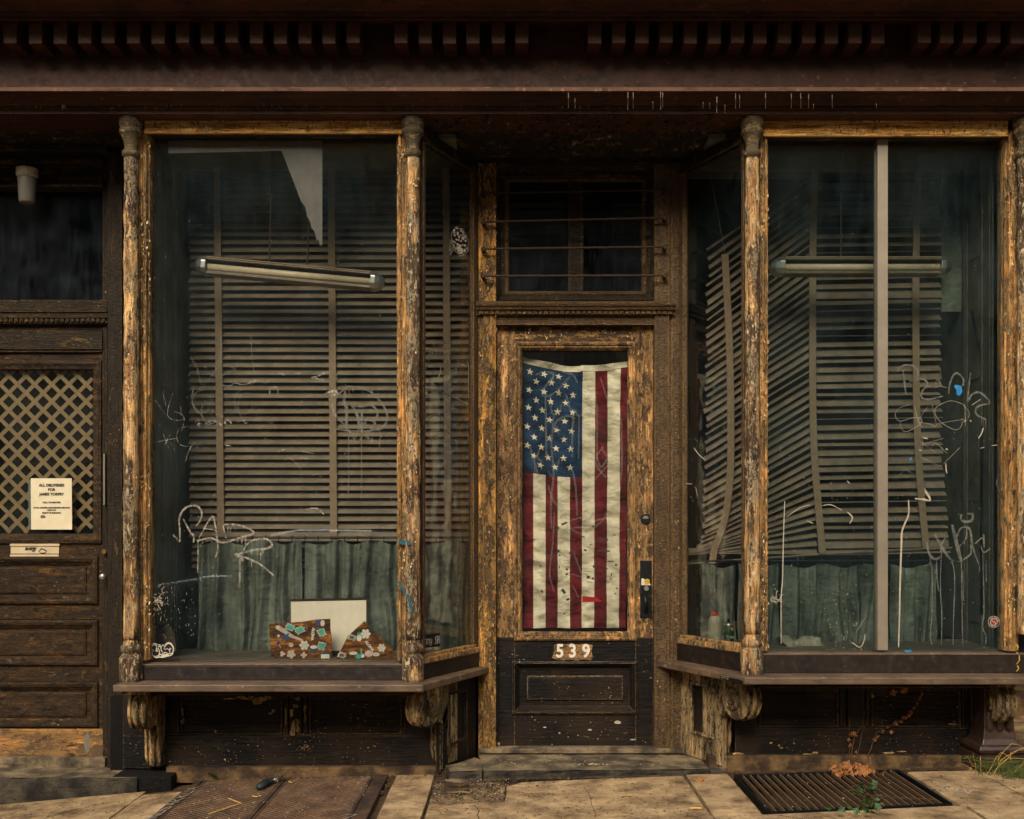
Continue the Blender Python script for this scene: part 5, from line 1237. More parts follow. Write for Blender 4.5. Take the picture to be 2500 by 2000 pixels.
# round sports sticker
s4=thing('round_sticker',P(2425,1547,.029),'small round black and red sports sticker at the lower right of the right window','sticker')
ctr=P(2426.5,1518.5,.0275); rr=14.3*(D+.029)/F
def disc(r,yy,mat,nm):
    m=MB(); m.lathe((ctr.x,yy,ctr.z),[(r,0),(r,.0003)],36,axis=Vector((0,1,0))); m.build(nm,mat,s4)
disc(rr,.0285,M['stkwhite'],'sticker_base'); disc(rr*.95,.0280,M['stkblack'],'sticker_ring'); disc(rr*.62,.0275,M['stkwhite'],'inner_ring'); disc(rr*.54,.0270,M['stkred'],'sticker_centre')
for i,ch in enumerate('JSS'): text(ch,.013,M['stkwhite'],Vector((ctr.x+(-.0075+i*.0075),.0262,ctr.z+.007-i*.0075)),(1,0,-.3),(.3,0,1),'sticker_lettering',s4,ext=.0002,bold=.0003)
def arc_text(s_,a0,a1,inv=False):
    for i,ch in enumerate(s_):
        if ch==' ': continue
        a=R(a0+(a1-a0)*i/(len(s_)-1)); d=Vector((math.cos(a),0,math.sin(a))); V=d if not inv else -d; U=Vector((V.z,0,-V.x))
        text(ch,.0075,M['stkwhite'],Vector((ctr.x,.0272,ctr.z))+d*rr*.78,U,V,'sticker_lettering',s4,ext=.0002,bold=.0002)
arc_text('JAY STREET',138,5); arc_text('SPORTS',205,292,True)
# lock sticker
s5=thing('shop_sticker',P(1575,1430,YD-.01),'small white and yellow locksmith sticker on the door handle plate','sticker')
m=MB(); m.prism([P(a,b,YD-.0075) for a,b in ((1566,1413),(1570,1412),(1586,1424),(1588,1426),(1588,1429),(1567,1429),(1565.5,1427))],(0,.0006,0)); m.build('sticker_base',M['stkwhite'],s5)
m=MB(); c_=P(1580,1420,YD-.0085); m.lathe((c_.x,YD-.0085,c_.z),[(.0155,0),(.0155,.0006)],20,axis=Vector((0,1,0))); m.build('sticker_centre',M['yellow'],s5)
text('LOCKSMITH',.0058,M['ink'],P(1580,1420,YD-.0092),(1,0,0),(0,0,1),'sticker_lettering',s5,ext=.0002); text('718 222 1340',.005,M['stkred'],P(1577,1426.5,YD-.0092),(1,0,0),(0,0,1),'sticker_lettering',s5,ext=.0002)
# ================================================================== GRAFFITI / SPLATTER on the panes
def kx(ox,oy,s_): return lambda pts: [(ox+x/s_,oy+y/s_) for x,y in pts]
g1=kx(380,1200,5.674); pf_=fp(.029); 
m=MB()
for st,w_ in (([(335,690),(335,520),(325,400),(350,310),(420,225),(520,195),(600,220),(640,300),(620,400),(560,480)],5),([(385,380),(430,470),(480,560),(530,620),(525,710)],4.5),([(240,600),(290,650),(340,700)],4),([(600,650),(650,560),(710,450),(790,345),(820,440),(840,560),(855,680),(860,800),(830,920)],3.5),([(670,515),(760,525),(830,540)],2.5),([(570,685),(650,665),(750,645),(840,670),(900,705),(990,700),(1110,660),(1240,620),(1340,590),(1350,560),(1280,510),(1180,475),(1060,455),(940,470),(960,560),(975,650)],5),([(1220,815),(1260,740),(1340,680),(1450,655),(1560,670),(1615,730),(1560,785),(1440,800),(1330,815),(1240,840),(1170,860),(1100,870)],5.5),([(1130,880),(1230,910),(1330,950),(1430,1000),(1540,1080),(1640,1170)],5),([(1100,890),(1180,920),(1210,960)],5)):
    stroke(m,g1(st),w_,pf_)
for x,y0,y1,w_ in ((590,690,1130,3),(1170,930,1330,4),(630,700,780,1.8),(655,690,730,1.8),(715,670,700,1.5),(1005,490,570,2),(1040,480,590,2),(1115,490,535,1.6),(1145,650,720,1.6),(1200,640,725,2.4),(1250,630,740,2.4),(1335,810,865,1.6),(1420,800,890,2),(1460,800,960,2.6),(1490,800,870,1.6),(1330,960,1050,1.8),(1230,620,660,1.5)):
    stroke(m,g1([(x,y0),(x-3,(y0+y1)/2),(x-8,y1)]),w_,pf_)
gA=m.build('graffiti',M['washg'],dwL,label='pale dripping spray-painted tag',kind=None)
g2=kx(360,820,3.477); m=MB()
th_=[(1700,430),(1800,440),(1900,480),(1980,560),(2030,650),(2030,730),(1980,790),(1900,790),(1850,740)]
for st,w_ in ((th_,5),([(1700,440),(1620,500),(1580,600),(1620,700),(1700,780)],4),([(1680,470),(1670,560),(1690,620),(1690,740),(1700,800)],8),([(1730,580),(1790,700),(1790,800)],7),([(1740,600),(1830,600),(1900,590),(1950,640),(1940,700),(1870,710),(1830,760)],5),([(1820,640),(1820,820)],9),([(1590,790),(1700,805),(1850,810),(2000,790)],4),([(1850,710),(1920,720),(1930,760)],7)): stroke(m,g2(st),w_,pf_)
for x,y0,y1 in ((1705,800,1400),(1815,810,1390),(1970,790,960),(1885,800,840),(1855,810,880)): stroke(m,g2([(x,y0),(x+3,(y0+y1)/2),(x,y1)]),1.8,pf_)
for c_,r_ in (((460,560),85),((540,640),90),((820,560),90),((860,600),100)):
    stroke(m,g2([(c_[0]+r_*math.cos(a)*.9,c_[1]+r_*1.15*math.sin(a)) for a in [i*.6 for i in range(9)]]),1.6,pf_)
for st in ([(370,190),(420,270),(440,360),(460,420)],[(500,300),(560,340),(700,310),(820,190)],[(640,250),(740,280),(790,350)],[(400,420),(380,560),(470,690)],[(550,430),(550,700)],[(880,0),(890,200),(910,330)],[(610,0),(630,100),(590,270),(430,480)]): stroke(m,g2(st),1.6,pf_)
gB=m.build('graffiti',M['greyg'],dwL,label='grey round marker tag and loops')
m=MB()
for st in ([(60,540),(150,660)],[(130,480),(160,600)],[(220,480),(180,600),(175,680),(230,715),(310,712)],[(225,640),(310,690),(290,810)],[(280,600),(285,660)],[(130,820),(180,950)],[(70,905),(160,885),(255,870)],[(200,830),(160,900),(150,930)],[(165,885),(240,950)],[(350,770),(270,790),(250,870),(290,930),(370,940)],[(325,1070),(350,980),(400,905)],[(400,905),(450,990)],[(400,905),(510,960)],[(1145,1075),(1210,1040),(1300,1130),(1300,1240)],[(1400,1190),(1440,1175),(1480,1200)]): stroke(m,g2(st),.9,pf_)
for st,w_ in (([(1390,355),(1440,345),(1510,310)],3),([(1395,358),(1450,365),(1495,382)],2.5),([(1515,310),(1600,312),(1603,385)],1.2),([(1110,330),(1140,320),(1160,335)],3),([(1250,318),(1330,322)],2),([(1510,495),(1550,475),(1610,470),(1600,500),(1545,500)],6),([(1570,545),(1580,640),(1600,690)],3),([(650,930),(710,932)],4),([(1040,742),(1070,738)],4),([(640,420),(700,425),(745,400),(800,415),(860,405),(900,385),(1000,385)],2),([(1030,440),(1100,440),(1108,510)],1.6),([(1040,450),(1035,510)],2.6),([(1110,985),(1170,960)],3),([(1310,980),(1410,1000)],3),([(1310,1040),(1360,1045)],3),([(1345,1475),(1400,1465),(1450,1470),(1500,1520)],3)): stroke(m,g2(st),w_,pf_)
for i in range(26): x=random.uniform(1700,1960); y=random.choice((440,460,800,830,860)); stroke(m,g2([(x,y),(x,y+random.uniform(10,50))]),random.uniform(.8,2),pf_,smooth=False)
for i in range(46): x=random.uniform(390,840); y=random.gauss(735,14); stroke(m,g2([(x,y),(x+random.uniform(-20,25),y+random.uniform(-22,22))]),random.uniform(1,4),pf_,smooth=False)
for i in range(26): x=random.uniform(850,1035); y=random.gauss(385,12); stroke(m,g2([(x,y),(x+random.uniform(-8,8),y+random.uniform(-18,18))]),random.uniform(1,2.5),pf_,smooth=False)
m.build('glue_residue',M['scratch'],dwL,kind='stuff')
m=MB()
def flecks(m,x0,x1,y0,y1,n,pl_,smax=2.4):
    for i in range(n):
        x=random.uniform(x0,x1);y=random.uniform(y0,y1);a=random.uniform(0,3.14) if random.random()<.5 else 1.5; l=random.uniform(.5,smax)
        stroke(m,[(x,y),(x+l*math.cos(a),y+l*math.sin(a)*1.6)],random.uniform(.6,1.5),pl_,smooth=False)
flecks(m,372,960,960,1560,230,pf_); flecks(m,372,960,400,960,60,pf_,3); flecks(m,372,480,1430,1560,60,pf_,4)
for i in range(40): x=random.uniform(372,395); y=random.gauss(1465,14); stroke(m,[(x,y),(x+random.uniform(0,9),y+random.uniform(-8,8))],random.uniform(1,2.6),pf_,smooth=False)
m.build('paint_flecks',M['wash'],dwL,kind='stuff')
# right window
g3=kx(2150,850,4.313); m=MB()
for st,w_ in (([(235,230),(250,350),(265,490)],4.5),([(175,245),(220,190),(310,180),(380,215),(390,290),(350,335),(300,350),(400,325),(470,340),(490,390),(440,450),(430,520),(500,540),(600,520),(660,505)],5),([(470,410),(560,415),(640,405),(700,420)],2.6),([(560,410),(600,330),(640,400)],3),([(715,480),(730,370),(770,280),(820,270),(870,330),(865,400)],5),([(945,260),(930,400),(915,560),(960,490),(1030,465),(1100,510),(1145,580),(1060,600),(1000,640),(1010,700),(1070,735),(1110,750)],5)): stroke(m,g3(st),w_,pf_)
for x,y0,y1 in ((1065,740,830),(1085,740,860),(1105,740,870)): stroke(m,g3([(x,y0),(x,y1)]),1.8,pf_,smooth=False)
g4=kx(2000,1200,4.3125)
for st,w_ in (([(1130,530),(1150,640),(1190,700),(1240,710),(1270,690)],6),([(1215,450),(1280,570),(1340,660),(1385,720)],7),([(1340,480),(1290,550),(1280,640)],4),([(1400,350),(1430,480),(1470,640),(1500,740)],9),([(1450,480),(1480,400),(1540,375),(1590,410),(1610,560),(1640,660),(1680,770)],5),([(1500,240),(1490,290),(1540,320),(1610,300),(1610,240),(1560,235)],6),([(1530,370),(1535,300)],2),([(1550,380),(1550,460),(1520,560)],3),([(1470,590),(1560,480)],3),([(1590,560),(1600,640),(1560,690),(1510,720)],5),([(1640,550),(1720,490),(1735,600)],4),([(1700,570),(1730,640),(1800,600)],4),([(1730,450),(1735,560)],6),([(1500,740),(1390,730)],1)): stroke(m,g4(st),w_,pf_)
for pts in ([(1165,700),(1190,900),(1185,1300),(1170,1500),(1185,1610)],[(1235,720),(1240,900),(1255,1050)],[(1285,640),(1275,1000),(1290,1300),(1285,1610)],[(1395,720),(1425,900),(1415,1300),(1408,1610)],[(1495,740),(1500,1000),(1505,1350),(1510,1610)],[(1510,830),(1520,1150)],[(1720,620),(1730,1000),(1735,1250),(1720,1430),(1755,1520),(1750,1610)],[(1755,760),(1760,950)],[(1690,780),(1690,840)]): stroke(m,g4(pts),2.6,pf_)
for st in ([(160,1380),(250,1290),(330,1320)],[(1240,1340),(1220,1420),(1250,1520)]): stroke(m,g3(st),1.5,pf_)
m.build('graffiti',M['greyg'],dwR,label='grey marker tags with long drips')
m=MB()
for st in ([(300,598),(200,630),(152,700),(200,770),(330,735),(420,740),(425,790),(340,850),(260,880),(215,840),(205,780)],[(355,610),(390,750),(435,835)],[(495,618),(380,780)],[(390,785),(500,795),(580,830)],[(540,600),(590,820)],[(860,590),(740,555),(620,600),(570,660),(620,770),(780,860),(850,820),(855,740)],[(865,590),(930,680),(920,740)],[(885,590),(895,815)],[(600,795),(900,745)],[(440,930),(445,1090)],[(420,990),(580,1100)],[(490,1000),(660,950)],[(540,1040),(580,1000),(700,1110)],[(835,1045),(660,1220)],[(415,1145),(600,1235)]): stroke(m,g3(st),.8,pf_)
for st,w_ in (([(450,945),(495,955)],4),([(405,1070),(430,1080)],4),([(685,1060),(705,1070)],4),([(685,1215),(690,1290),(700,1320)],2.6),([(1080,840),(1060,900),(1030,950)],3),([(960,600),(1050,540)],1.8),([(875,775),(900,760)],3),([(940,760),(955,775)],3),([(460,1480),(520,1600),(360,1580)],3),([(1165,1028),(1225,1020)],2),([(1050,1055),(1090,1045)],2.4)): stroke(m,g3(st),w_,pf_)
for pts,w_ in (([(940,90),(940,240),(900,340),(870,430),(865,560),(860,700),(850,1000),(845,1300),(835,1640)],4.4),([(1010,80),(1100,80),(1170,95),(1110,0)],3),([(400,1460),(440,1400),(500,1300)],0.8),([(350,1590),(430,1640),(475,1560),(480,1500)],2)): stroke(m,g4(pts),w_,pf_)
g5=kx(1620,850,2.3); 
for pts,w_ in (([(680,860),(672,1100),(668,1300),(660,1400),(660,1660)],2.6),([(170,560),(200,600),(230,625)],2),([(180,780),(190,830)],1.6),([(805,970),(840,985)],3),([(890,885),(940,880),(1000,910)],2),([(1030,745),(1045,760)],3),([(1030,920),(1060,950),(1045,985)],3),([(690,950),(760,900),(820,880)],1.6)): stroke(m,g5(pts),w_,pf_)
flecks(m,1880,2440,1050,1585,260,pf_); flecks(m,1880,2440,400,1050,40,pf_,2); flecks(m,2010,2110,1400,1585,60,pf_,4)
for i in range(30): x=random.uniform(1880,1905); y=random.gauss(1455,10); stroke(m,[(x,y),(x+random.uniform(0,10),y+random.uniform(-8,8))],random.uniform(1,2.6),pf_,smooth=False)
m.build('paint_flecks',M['wash'],dwR,kind='stuff')
m=MB()
decal(m,[g3([p])[0] for p in ((770,400),(790,385),(850,400),(860,460),(830,505),(800,490),(795,440))],pf_,.001); decal(m,[g3([p])[0] for p in ((303,1160),(330,1150),(318,1190),(305,1185))],pf_,.001)
decal(m,[g4([p])[0] for p in ((890,1675),(960,1668),(980,1680),(930,1700),(915,1690))],fp(-.02),.001)
m.build('tape_scraps',M['blue'],dwR,kind='stuff')
# side window graffiti
g6=kx(1000,820,3.918); m=MB()
for st,w_ in (([(110,110),(130,300),(150,520)],4),([(230,90),(160,300),(120,420)],4),([(110,130),(220,150),(300,180),(420,170)],3),([(300,80),(400,70),(435,110),(330,130)],2.5),([(260,250),(200,400),(160,520)],3),([(370,230),(330,330),(320,450),(345,555),(380,440)],4),([(480,200),(430,350),(370,560)],4),([(100,520),(200,510),(330,550),(420,600)],4),([(110,820),(170,770),(240,740),(300,790),(340,900),(400,960),(450,1060),(470,1150)],4.5),([(230,760),(170,830),(200,980),(215,1060)],3),([(300,920),(210,980)],3),([(440,930),(450,850),(500,800),(545,850),(550,960)],4),([(470,1150),(530,1160),(560,1100),(520,1050)],4),([(140,560),(180,610)],6)): stroke(m,g6(st),w_,plL)
for x,y0,y1 in ((215,1060,1700),(350,560,1100),(345,1100,1700),(150,600,760),(225,540,700),(275,540,760),(405,600,820),(465,1160,1500),(510,1170,1430),(125,140,300),(160,140,260)): stroke(m,g6([(x,y0),(x+4,(y0+y1)/2),(x-3,y1)]),1.6,plL)
m.build('graffiti',M['grng'],swl,label='greenish spray tag on the side pane')
m=MB()
for st,w_ in (([(300,300),(285,370),(270,400)],3),([(545,230),(562,300),(560,480),(565,600)],2.6),([(430,590),(560,655)],2),([(490,270),(530,290)],3),([(475,805),(500,795)],2),([(545,850),(555,970)],2.6),([(230,80),(228,100)],2.5),([(370,190),(372,230)],2),([(205,440),(230,470)],2),([(300,775),(320,810)],2.4)): stroke(m,g6(st),w_,plL)
for i in range(14): x=random.uniform(120,300); stroke(m,g6([(x,150),(x,150+random.uniform(15,60))]),1,plL,smooth=False)
m.build('paint_flecks',M['wash'],swl,kind='stuff')
m=MB()
for st,w_ in (([(1660+0,1180),(1690,1182)],2.5),([(1663,1020),(1672,1010),(1668,1030)],3)): stroke(m,st,w_,plR)
flecks(m,1680,1815,1050,1230,40,plR,3)
m.build('paint_flecks',M['wash'],swr,kind='stuff')
# door pane: smeared drips and stuck scraps
g7=kx(1150,720,2.974); pd=fp(YD+.019); m=MB()
for st in ([(470,580),(540,560),(600,580),(560,640),(520,700),(540,740),(620,700),(720,590)],[(600,560),(590,640)],[(660,560),(740,580),(770,640)],[(690,720),(710,800),(740,890),(735,1000),(735,1180)],[(820,720),(810,850),(780,880),(750,830)],[(575,730),(590,860),(640,850),(660,790)],[(600,1000),(620,920),(700,880),(760,900)],[(540,740),(545,1000),(545,1170)],[(600,880),(585,1100),(600,1300),(580,1500),(585,1700)],[(785,880),(780,1190)],[(900,580),(905,760),(915,860),(915,1200)],[(940,600),(1000,800)],[(850,740),(870,860)],[(420,1080),(450,1180),(480,1300),(480,1500)],[(500,1120),(480,1180),(520,1210)],[(960,1100),(900,1210),(980,1330)],[(1000,1230),(900,1340)],[(560,1380),(600,1500),(680,1560),(700,1700)],[(740,1280),(760,1400),(770,1600)],[(460,1250),(465,1500)],[(900,1640),(1000,1620),(1060,1640)],[(720,1640),(800,1620),(830,1680),(740,1690)],[(1090,900),(1095,1200),(1085,1350)],[(560,1280),(600,1340)],[(640,1190),(620,1280)],[(950,1120),(990,1180),(940,1250),(910,1150)]): stroke(m,g7(st),5.2,pd)
g8=kx(1150,1250,2.6545)
for st in ([(540,0),(530,200),(510,400),(540,520)],[(660,250),(700,360),(720,420),(650,400)],[(640,100),(720,140),(850,60),(870,10)],[(700,560),(660,480)]): stroke(m,g8(st),3.6,pd)
k=NB('smeared_film'); k.N.remove(k.b)
tr=k.n('ShaderNodeBsdfTransparent'); df=k.n('ShaderNodeBsdfDiffuse',{'Color':lin((150,150,140))}); mx=k.n('ShaderNodeMixShader',{0:.17,1:tr.outputs[0],2:df.outputs[0]}); k.L.new(mx.outputs[0],k.out.inputs[0]); M['film']=k.m
m.build('smeared_drips',M['film'],door,kind='stuff')
m=MB()
def scrap(x,y,a,b,rot):
    a*=.8;b*=.8
    q=[(x+a*c_*math.cos(rot)-b*s_*math.sin(rot),y+a*c_*math.sin(rot)+b*s_*math.cos(rot)) for c_,s_ in ((-1,-1),(1,-.8),(.9,1),(-1,.9))]
    decal(m,g8(q),pd,.001)
for a in ((565,253,12,11,.2),(512,290,22,10,0),(575,280,8,6,.3),(645,265,14,8,-.6),(450,352,10,6,.6),(572,357,5,9,.2),(622,372,10,8,.2),(620,403,11,7,-.3),(760,423,13,12,0),(790,432,9,9,.3),(770,455,24,3,.1),(600,515,22,12,.9),(628,566,14,10,-.4),(460,515,8,12,-.5),(741,248,11,8,.3),(775,212,7,4,.2),(722,160,22,5,.3),(690,232,10,5,0),(800,355,14,10,.3),(860,252,52,7,.05),(860,178,36,8,.1),(905,320,24,5,0),(800,95,20,6,.1),(930,150,12,4,0),(940,345,8,8,.2),(910,405,6,10,.3),(905,435,10,3,0),(945,495,10,5,.4),(880,365,12,4,.2),(605,75,26,9,-.4),(560,110,8,20,.8),(510,690,10,3,0),(605,660,8,6,.1),(935,530,8,5,0),(765,690,6,4,0),(410,180,6,4,.2),(440,200,5,3,.7),(940,100,6,3,0),(960,110,5,3,.5)): scrap(*a)
m.build('stuck_scraps',M['rubber'],door,kind='stuff')
m=MB()
decal(m,g8([(722,545),(760,548),(800,552),(850,575),(840,582),(720,585)]),pd,.0014); m.build('red_reflection',M['stkred'],door)  # red reflection in the door pane, painted as a flat decal
m=MB(); m.prism([P(a,b,.014) for a,b in ((971,1312),(985,1314),(1003,1318),(1004,1331),(984,1333),(970,1330))],(0,-.001,0)) if False else None
pj=fp(-.052)
stroke(m,[(973,1322),(984,1324),(991,1325)],11,pj,off=.002,taper=False)
stroke(m,[(974,1420),(984,1440),(990,1452)],7,pj,off=.002); m.build('spray_marks',M['teal'],dwL)
colo=[o for o in bpy.data.objects if o.name.startswith('column') and o.parent==BLD][1]
m=MB(); pc=fp(-.112); stroke(m,[(993,1326),(1003,1325)],10,pc,taper=False); stroke(m,[(994,1450),(1001,1472),(1005,1496)],7,pc); m.build('spray_marks',M['teal'],colo)
# seat of the ledge scrawl
m=MB(); decal(m,[(1759,1650),(1806,1659),(1817,1664),(1810,1672),(1760,1657)],(Vector((1.165,-.2,0)),Vector((-.894,-.447,0))),.004); tg=m.build('ledge_label',M['stkblack'],ledR)
m=MB(); pq=(Vector((1.165,-.2,0)),Vector((-.894,-.447,0)))
for st in ([(1765,1648),(1764,1655),(1769,1652),(1767,1657)],[(1771,1656),(1772,1650),(1775,1658)],[(1777,1652),(1781,1652),(1779,1659),(1777,1655)]): stroke(m,st,1,pq,off=.0065,smooth=False)
m.build('ledge_scrawl',M['stkwhite'],ledR)

# ================================================================== VINE, LEAVES, WEEDS, LITTER
def leafmesh(m,c,s_,yaw,tilt,curl=.4,lobes=3):
    c=Vector(c); Rm=Matrix.Rotation(yaw,3,'Z')@Matrix.Rotation(tilt,3,'X')@Matrix.Rotation(random.uniform(-1,1),3,'Y')
    out=[(0,0),(.35,.12),(.30,.42),(.62,.50),(.40,.72),(.22,.78),(0,1.1)]
    r=[Vector((x*s_,y*s_,-curl*s_*x*x*1.6+curl*.4*s_*y*y)) for x,y in out]; l=[Vector((-v.x,v.y,v.z)) for v in r[1:-1]][::-1]
    mid=Vector((0,.5*s_,.04*s_)); pts=[mid]+r+l; o=len(m.v); m.v+=[c+Rm@p for p in pts]; n=len(pts)-1
    for i in range(n): m.f.append([o,o+1+i,o+1+(i+1)%n]); m.m.append(0)
vine=thing('dry_vine',G(2100,1890),'dried creeper with curled orange-brown leaves climbing the board front under the right window','vine')
yv=YB-.02
for pts,r in (([(2083,1893,.05),(2076,1850,.17),(2086,1800,.22),(2106,1765,.23),(2112,1735,.23),(2124,1700,.23),(2130,1676,.23)],.0024),([(2090,1893,.0),(2096,1830,.20),(2105,1790,.23),(2120,1745,.235),(2122,1720,.235)],.002),([(2118,1895,.05),(2122,1840,.20),(2140,1790,.23),(2175,1772,.23),(2210,1752,.23),(2236,1725,.23),(2250,1690,.23),(2254,1676,.23)],.0026),([(2070,1880,.1),(2074,1830,.2),(2075,1750,.235)],.0016),([(2180,1935,-.3),(2130,1925,-.2),(2090,1900,0)],.002),([(2140,1940,-.25),(2180,1950,-.3),(2230,1952,-.3),(2280,1950,-.3)],.0018)):
    m=MB(); q=[]
    for i in range(len(pts)-1):
        for t in range(4):
            a=Vector(pts[i]);b=Vector(pts[i+1]); c_=a.lerp(b,t/4); q.append(P(c_.x+random.uniform(-1.2,1.2),c_.y,c_.z))
    q.append(P(*pts[-1])); m.tube(q,r,5); m.build('stem',M['stem'],vine)
lv=[(2250,1700),(2246,1711),(2238,1722),(2232,1733),(2226,1745),(2219,1752),(2206,1756),(2200,1766),(2187,1772),(2176,1783),(2166,1779),(2154,1791),(2141,1796),(2136,1811),(2084,1785,2.0),(2072,1802),(2075,1828),(2068,1848),(2070,1862,1.6),(2093,1842),(2127,1850,1.5),(2116,1862,1.4),(2136,1874,1.8),(2206,1695,2.8),(2181,1700,1.8),(2166,1681,1.5),(2150,1678,1),(2078,1815),(2248,1706),(2222,1742),(2190,1765),(2212,1750)]
for q in lv:
    m=MB(); s_=.021*(q[2] if len(q)>2 else random.uniform(.8,1.2)); leafmesh(m,P(q[0],q[1],yv-random.uniform(0,.02)),s_,random.uniform(-.6,.6),R(-90)+random.uniform(-.5,.5)+R(180)*(random.random()<.7),random.uniform(.3,.8)); m.build('leaf',M['leafdry'],vine)
for i in range(34):
    m=MB(); x=random.gauss(2100,34); b=P(x,1896+random.uniform(-14,12),random.uniform(-.05,.12)); b.z=max(b.z,gz(b.x)+.006); leafmesh(m,b,random.uniform(.022,.045),random.uniform(0,6),random.uniform(-.2,1.4),random.uniform(.4,1.1)); m.build('leaf',M['leafdry'],vine)
ivy=thing('ivy_sprout',G(2125,1975),'small green ivy sprouting between the grate bars','ivy')
for i in range(42):
    t=random.random(); x=random.gauss(2118,16) if i<26 else random.uniform(2000,2170); py=random.uniform(1925,1985) if i<26 else random.uniform(1980,1990)
    m=MB(); b=G(x,py,.02); b.z+=random.uniform(0,.03); leafmesh(m,b,random.uniform(.018,.034),random.uniform(0,6),random.uniform(.0,1.0),.3); m.build('leaf',M['leafgreen'],ivy)
for pts in ([(2115,1985),(2105,1960),(2115,1935),(2110,1925)],[(2140,1980),(2130,1955),(2150,1950)],[(2120,1930),(2090,1928),(2058,1932)],[(2130,1942),(2200,1948),(2280,1952)]):
    m=MB(); m.tube([G(a,b,.02) for a,b in pts],.0018,5); m.build('stem',M['stem'],ivy)
gt=MB()
for i in range(210):
    u=random.random(); b=G(2380+130*u**.6,1885+random.uniform(-14,18)*(1 if u>.3 else .5)); h=random.uniform(.05,.20); a=random.gauss(-.1,1.2); c_=random.uniform(.4,1.5)
    h*=.75; pts=[b+Vector((math.sin(a)*h*c_*t*t*1.5+.01*math.sin(t*5+i),-abs(math.cos(a))*.06*t*t-.01,h*math.sin(math.pi*t*.55)*.6)) for t in (0,.25,.5,.75,1)]
    gt.tube(pts,[.0017,.0016,.0013,.001,.0004],4)
gt.build('weeds',M['grass'],label='long thin green and straw weeds at the foot of the right pier',cat='weeds',kind='stuff')
gt=MB()
for i in range(14):
    b=G(random.uniform(2360,2500),1890+random.uniform(-8,8)); h=random.uniform(.08,.22); a=random.uniform(-1.4,1.4)
    gt.tube([b+Vector((math.sin(a)*h*t*1.2,-.08*t,h*math.sin(math.pi*t*.62)*.7+.02*math.sin(t*7+i))) for t in (0,.2,.4,.6,.8,1)],[.0014,.0013,.0012,.001,.0008,.0004],4)
gt.build('dry_grass',M['straw'],label='dry straw stalks bending over the pavement by the right pier',cat='grass',kind='stuff')
m=MB(); leafmesh(m,G(533,1899,.012),.07,1.3,.15,.3); m.build('green_leaf',M['leafgreen'],label='single fresh green leaf on the cellar hatch',cat='leaf')
for pts,lab,w_ in (([(510,1987),(550,1974),(583,1963)],'long yellow straw lying on the cellar hatch',.0028),([(558,1949),(572,1955),(588,1961)],'short yellow straw touching the long one on the cellar hatch',.0028),([(616,1944),(628,1945),(637,1943)],'small forked straw near the hatch seam',.003),([(705,1908),(712,1911),(719,1907)],'curled straw on the right hatch door',.003),([(1516,1943),(1530,1941),(1543,1941)],'pale stick on the slab before the door step',.002),([(1683,1974),(1700,1973),(1714,1974)],'pale twig across the slab joint left of the grate',.005)):
    m=MB(); m.tube([G(a,b,.008) for a,b in pts],w_,6); m.build('straw',M['straw'],label=lab,cat='straw',group='straws lying on the pavement')
m=MB()
for i in range(5): leafmesh(m,G((688,1688+26,1720,1735,1632)[i]+(0 if i else 1027),(1905,1907,1903,1915,1938)[i],.01),(.03,.035,.02,.02,.02)[i],i,.2,.3) if i<2 else None
m.build('dead_leaf',M['leafdry'],label='brown curled leaf on the slab left of the grate',cat='leaf')
# broken pot shard / hole rim by the stone block
rim=MB(); c_=G(1126,1934)
rim.tube([c_+Vector((.052*math.cos(a),.034*math.sin(a),.006+.004*math.sin(a*3))) for a in [R(200)+R(190)*i/14 for i in range(15)]],.006,6)
rim.build('pot_rim',M['slabd'],label='broken half-round rim of a drain in the dirt beside the door step',cat='drain rim',smooth=True)
m=MB(); o=c_; pts=[]
for i in range(14): a=2*math.pi*i/14; pts.append((o.x-.005+.045*math.cos(a)*(1+.2*math.sin(a*3)),o.y+.012+.026*math.sin(a)))
poly(m,pts,.0005,.0015); m.build('drain_hole',M['void'],kind='structure')
stone('rubble',[(-.345,-.13),(-.26,-.17),(-.215,-.14),(-.24,-.07),(-.32,-.06)],-.03,.030,M['plinth'],'rough brown stone lump beside the broken drain rim','stone',.012)
# loose debris
def debris(name,mat,label,n,size,gens,dz=0):
    m=MB()
    for i in range(n):
        x,y=random.choice(gens)(); s_=size*random.uniform(.4,1.5); b=Vector((x,y,gz(x)+dz+.001)); a=random.uniform(0,3.14); u=Vector((math.cos(a),math.sin(a),random.uniform(-.1,.2)))*s_*random.uniform(1,2.4); v=Vector((-math.sin(a),math.cos(a),random.uniform(-.1,.3)))*s_*.6; t=Vector((0,0,s_*.5))
        m.add([b-u,b-v,b+u,b+v,b+t],[(0,1,4),(1,2,4),(2,3,4),(3,0,4),(3,2,1,0)])
    return m.build(name,mat,label=label,cat='debris',kind='stuff')
U_=random.uniform; Ga=random.gauss
gsl=[lambda:(U_(-.4,.9),U_(-.85,.02)),lambda:(U_(-.4,1.15),U_(-.85,0)),lambda:(U_(2.05,2.9),U_(-.8,-.05)),lambda:(U_(-2.9,-1.7),U_(-.6,0))]
debris('dark_debris',M['debris'],'dark crumbs and bark bits scattered over the pavement',1500,.0042,gsl+[lambda:(U_(-.41,-.03),U_(-.45,.05))]*2+[lambda:(U_(-1.6,-.4),.17-abs(Ga(0,.05)))])
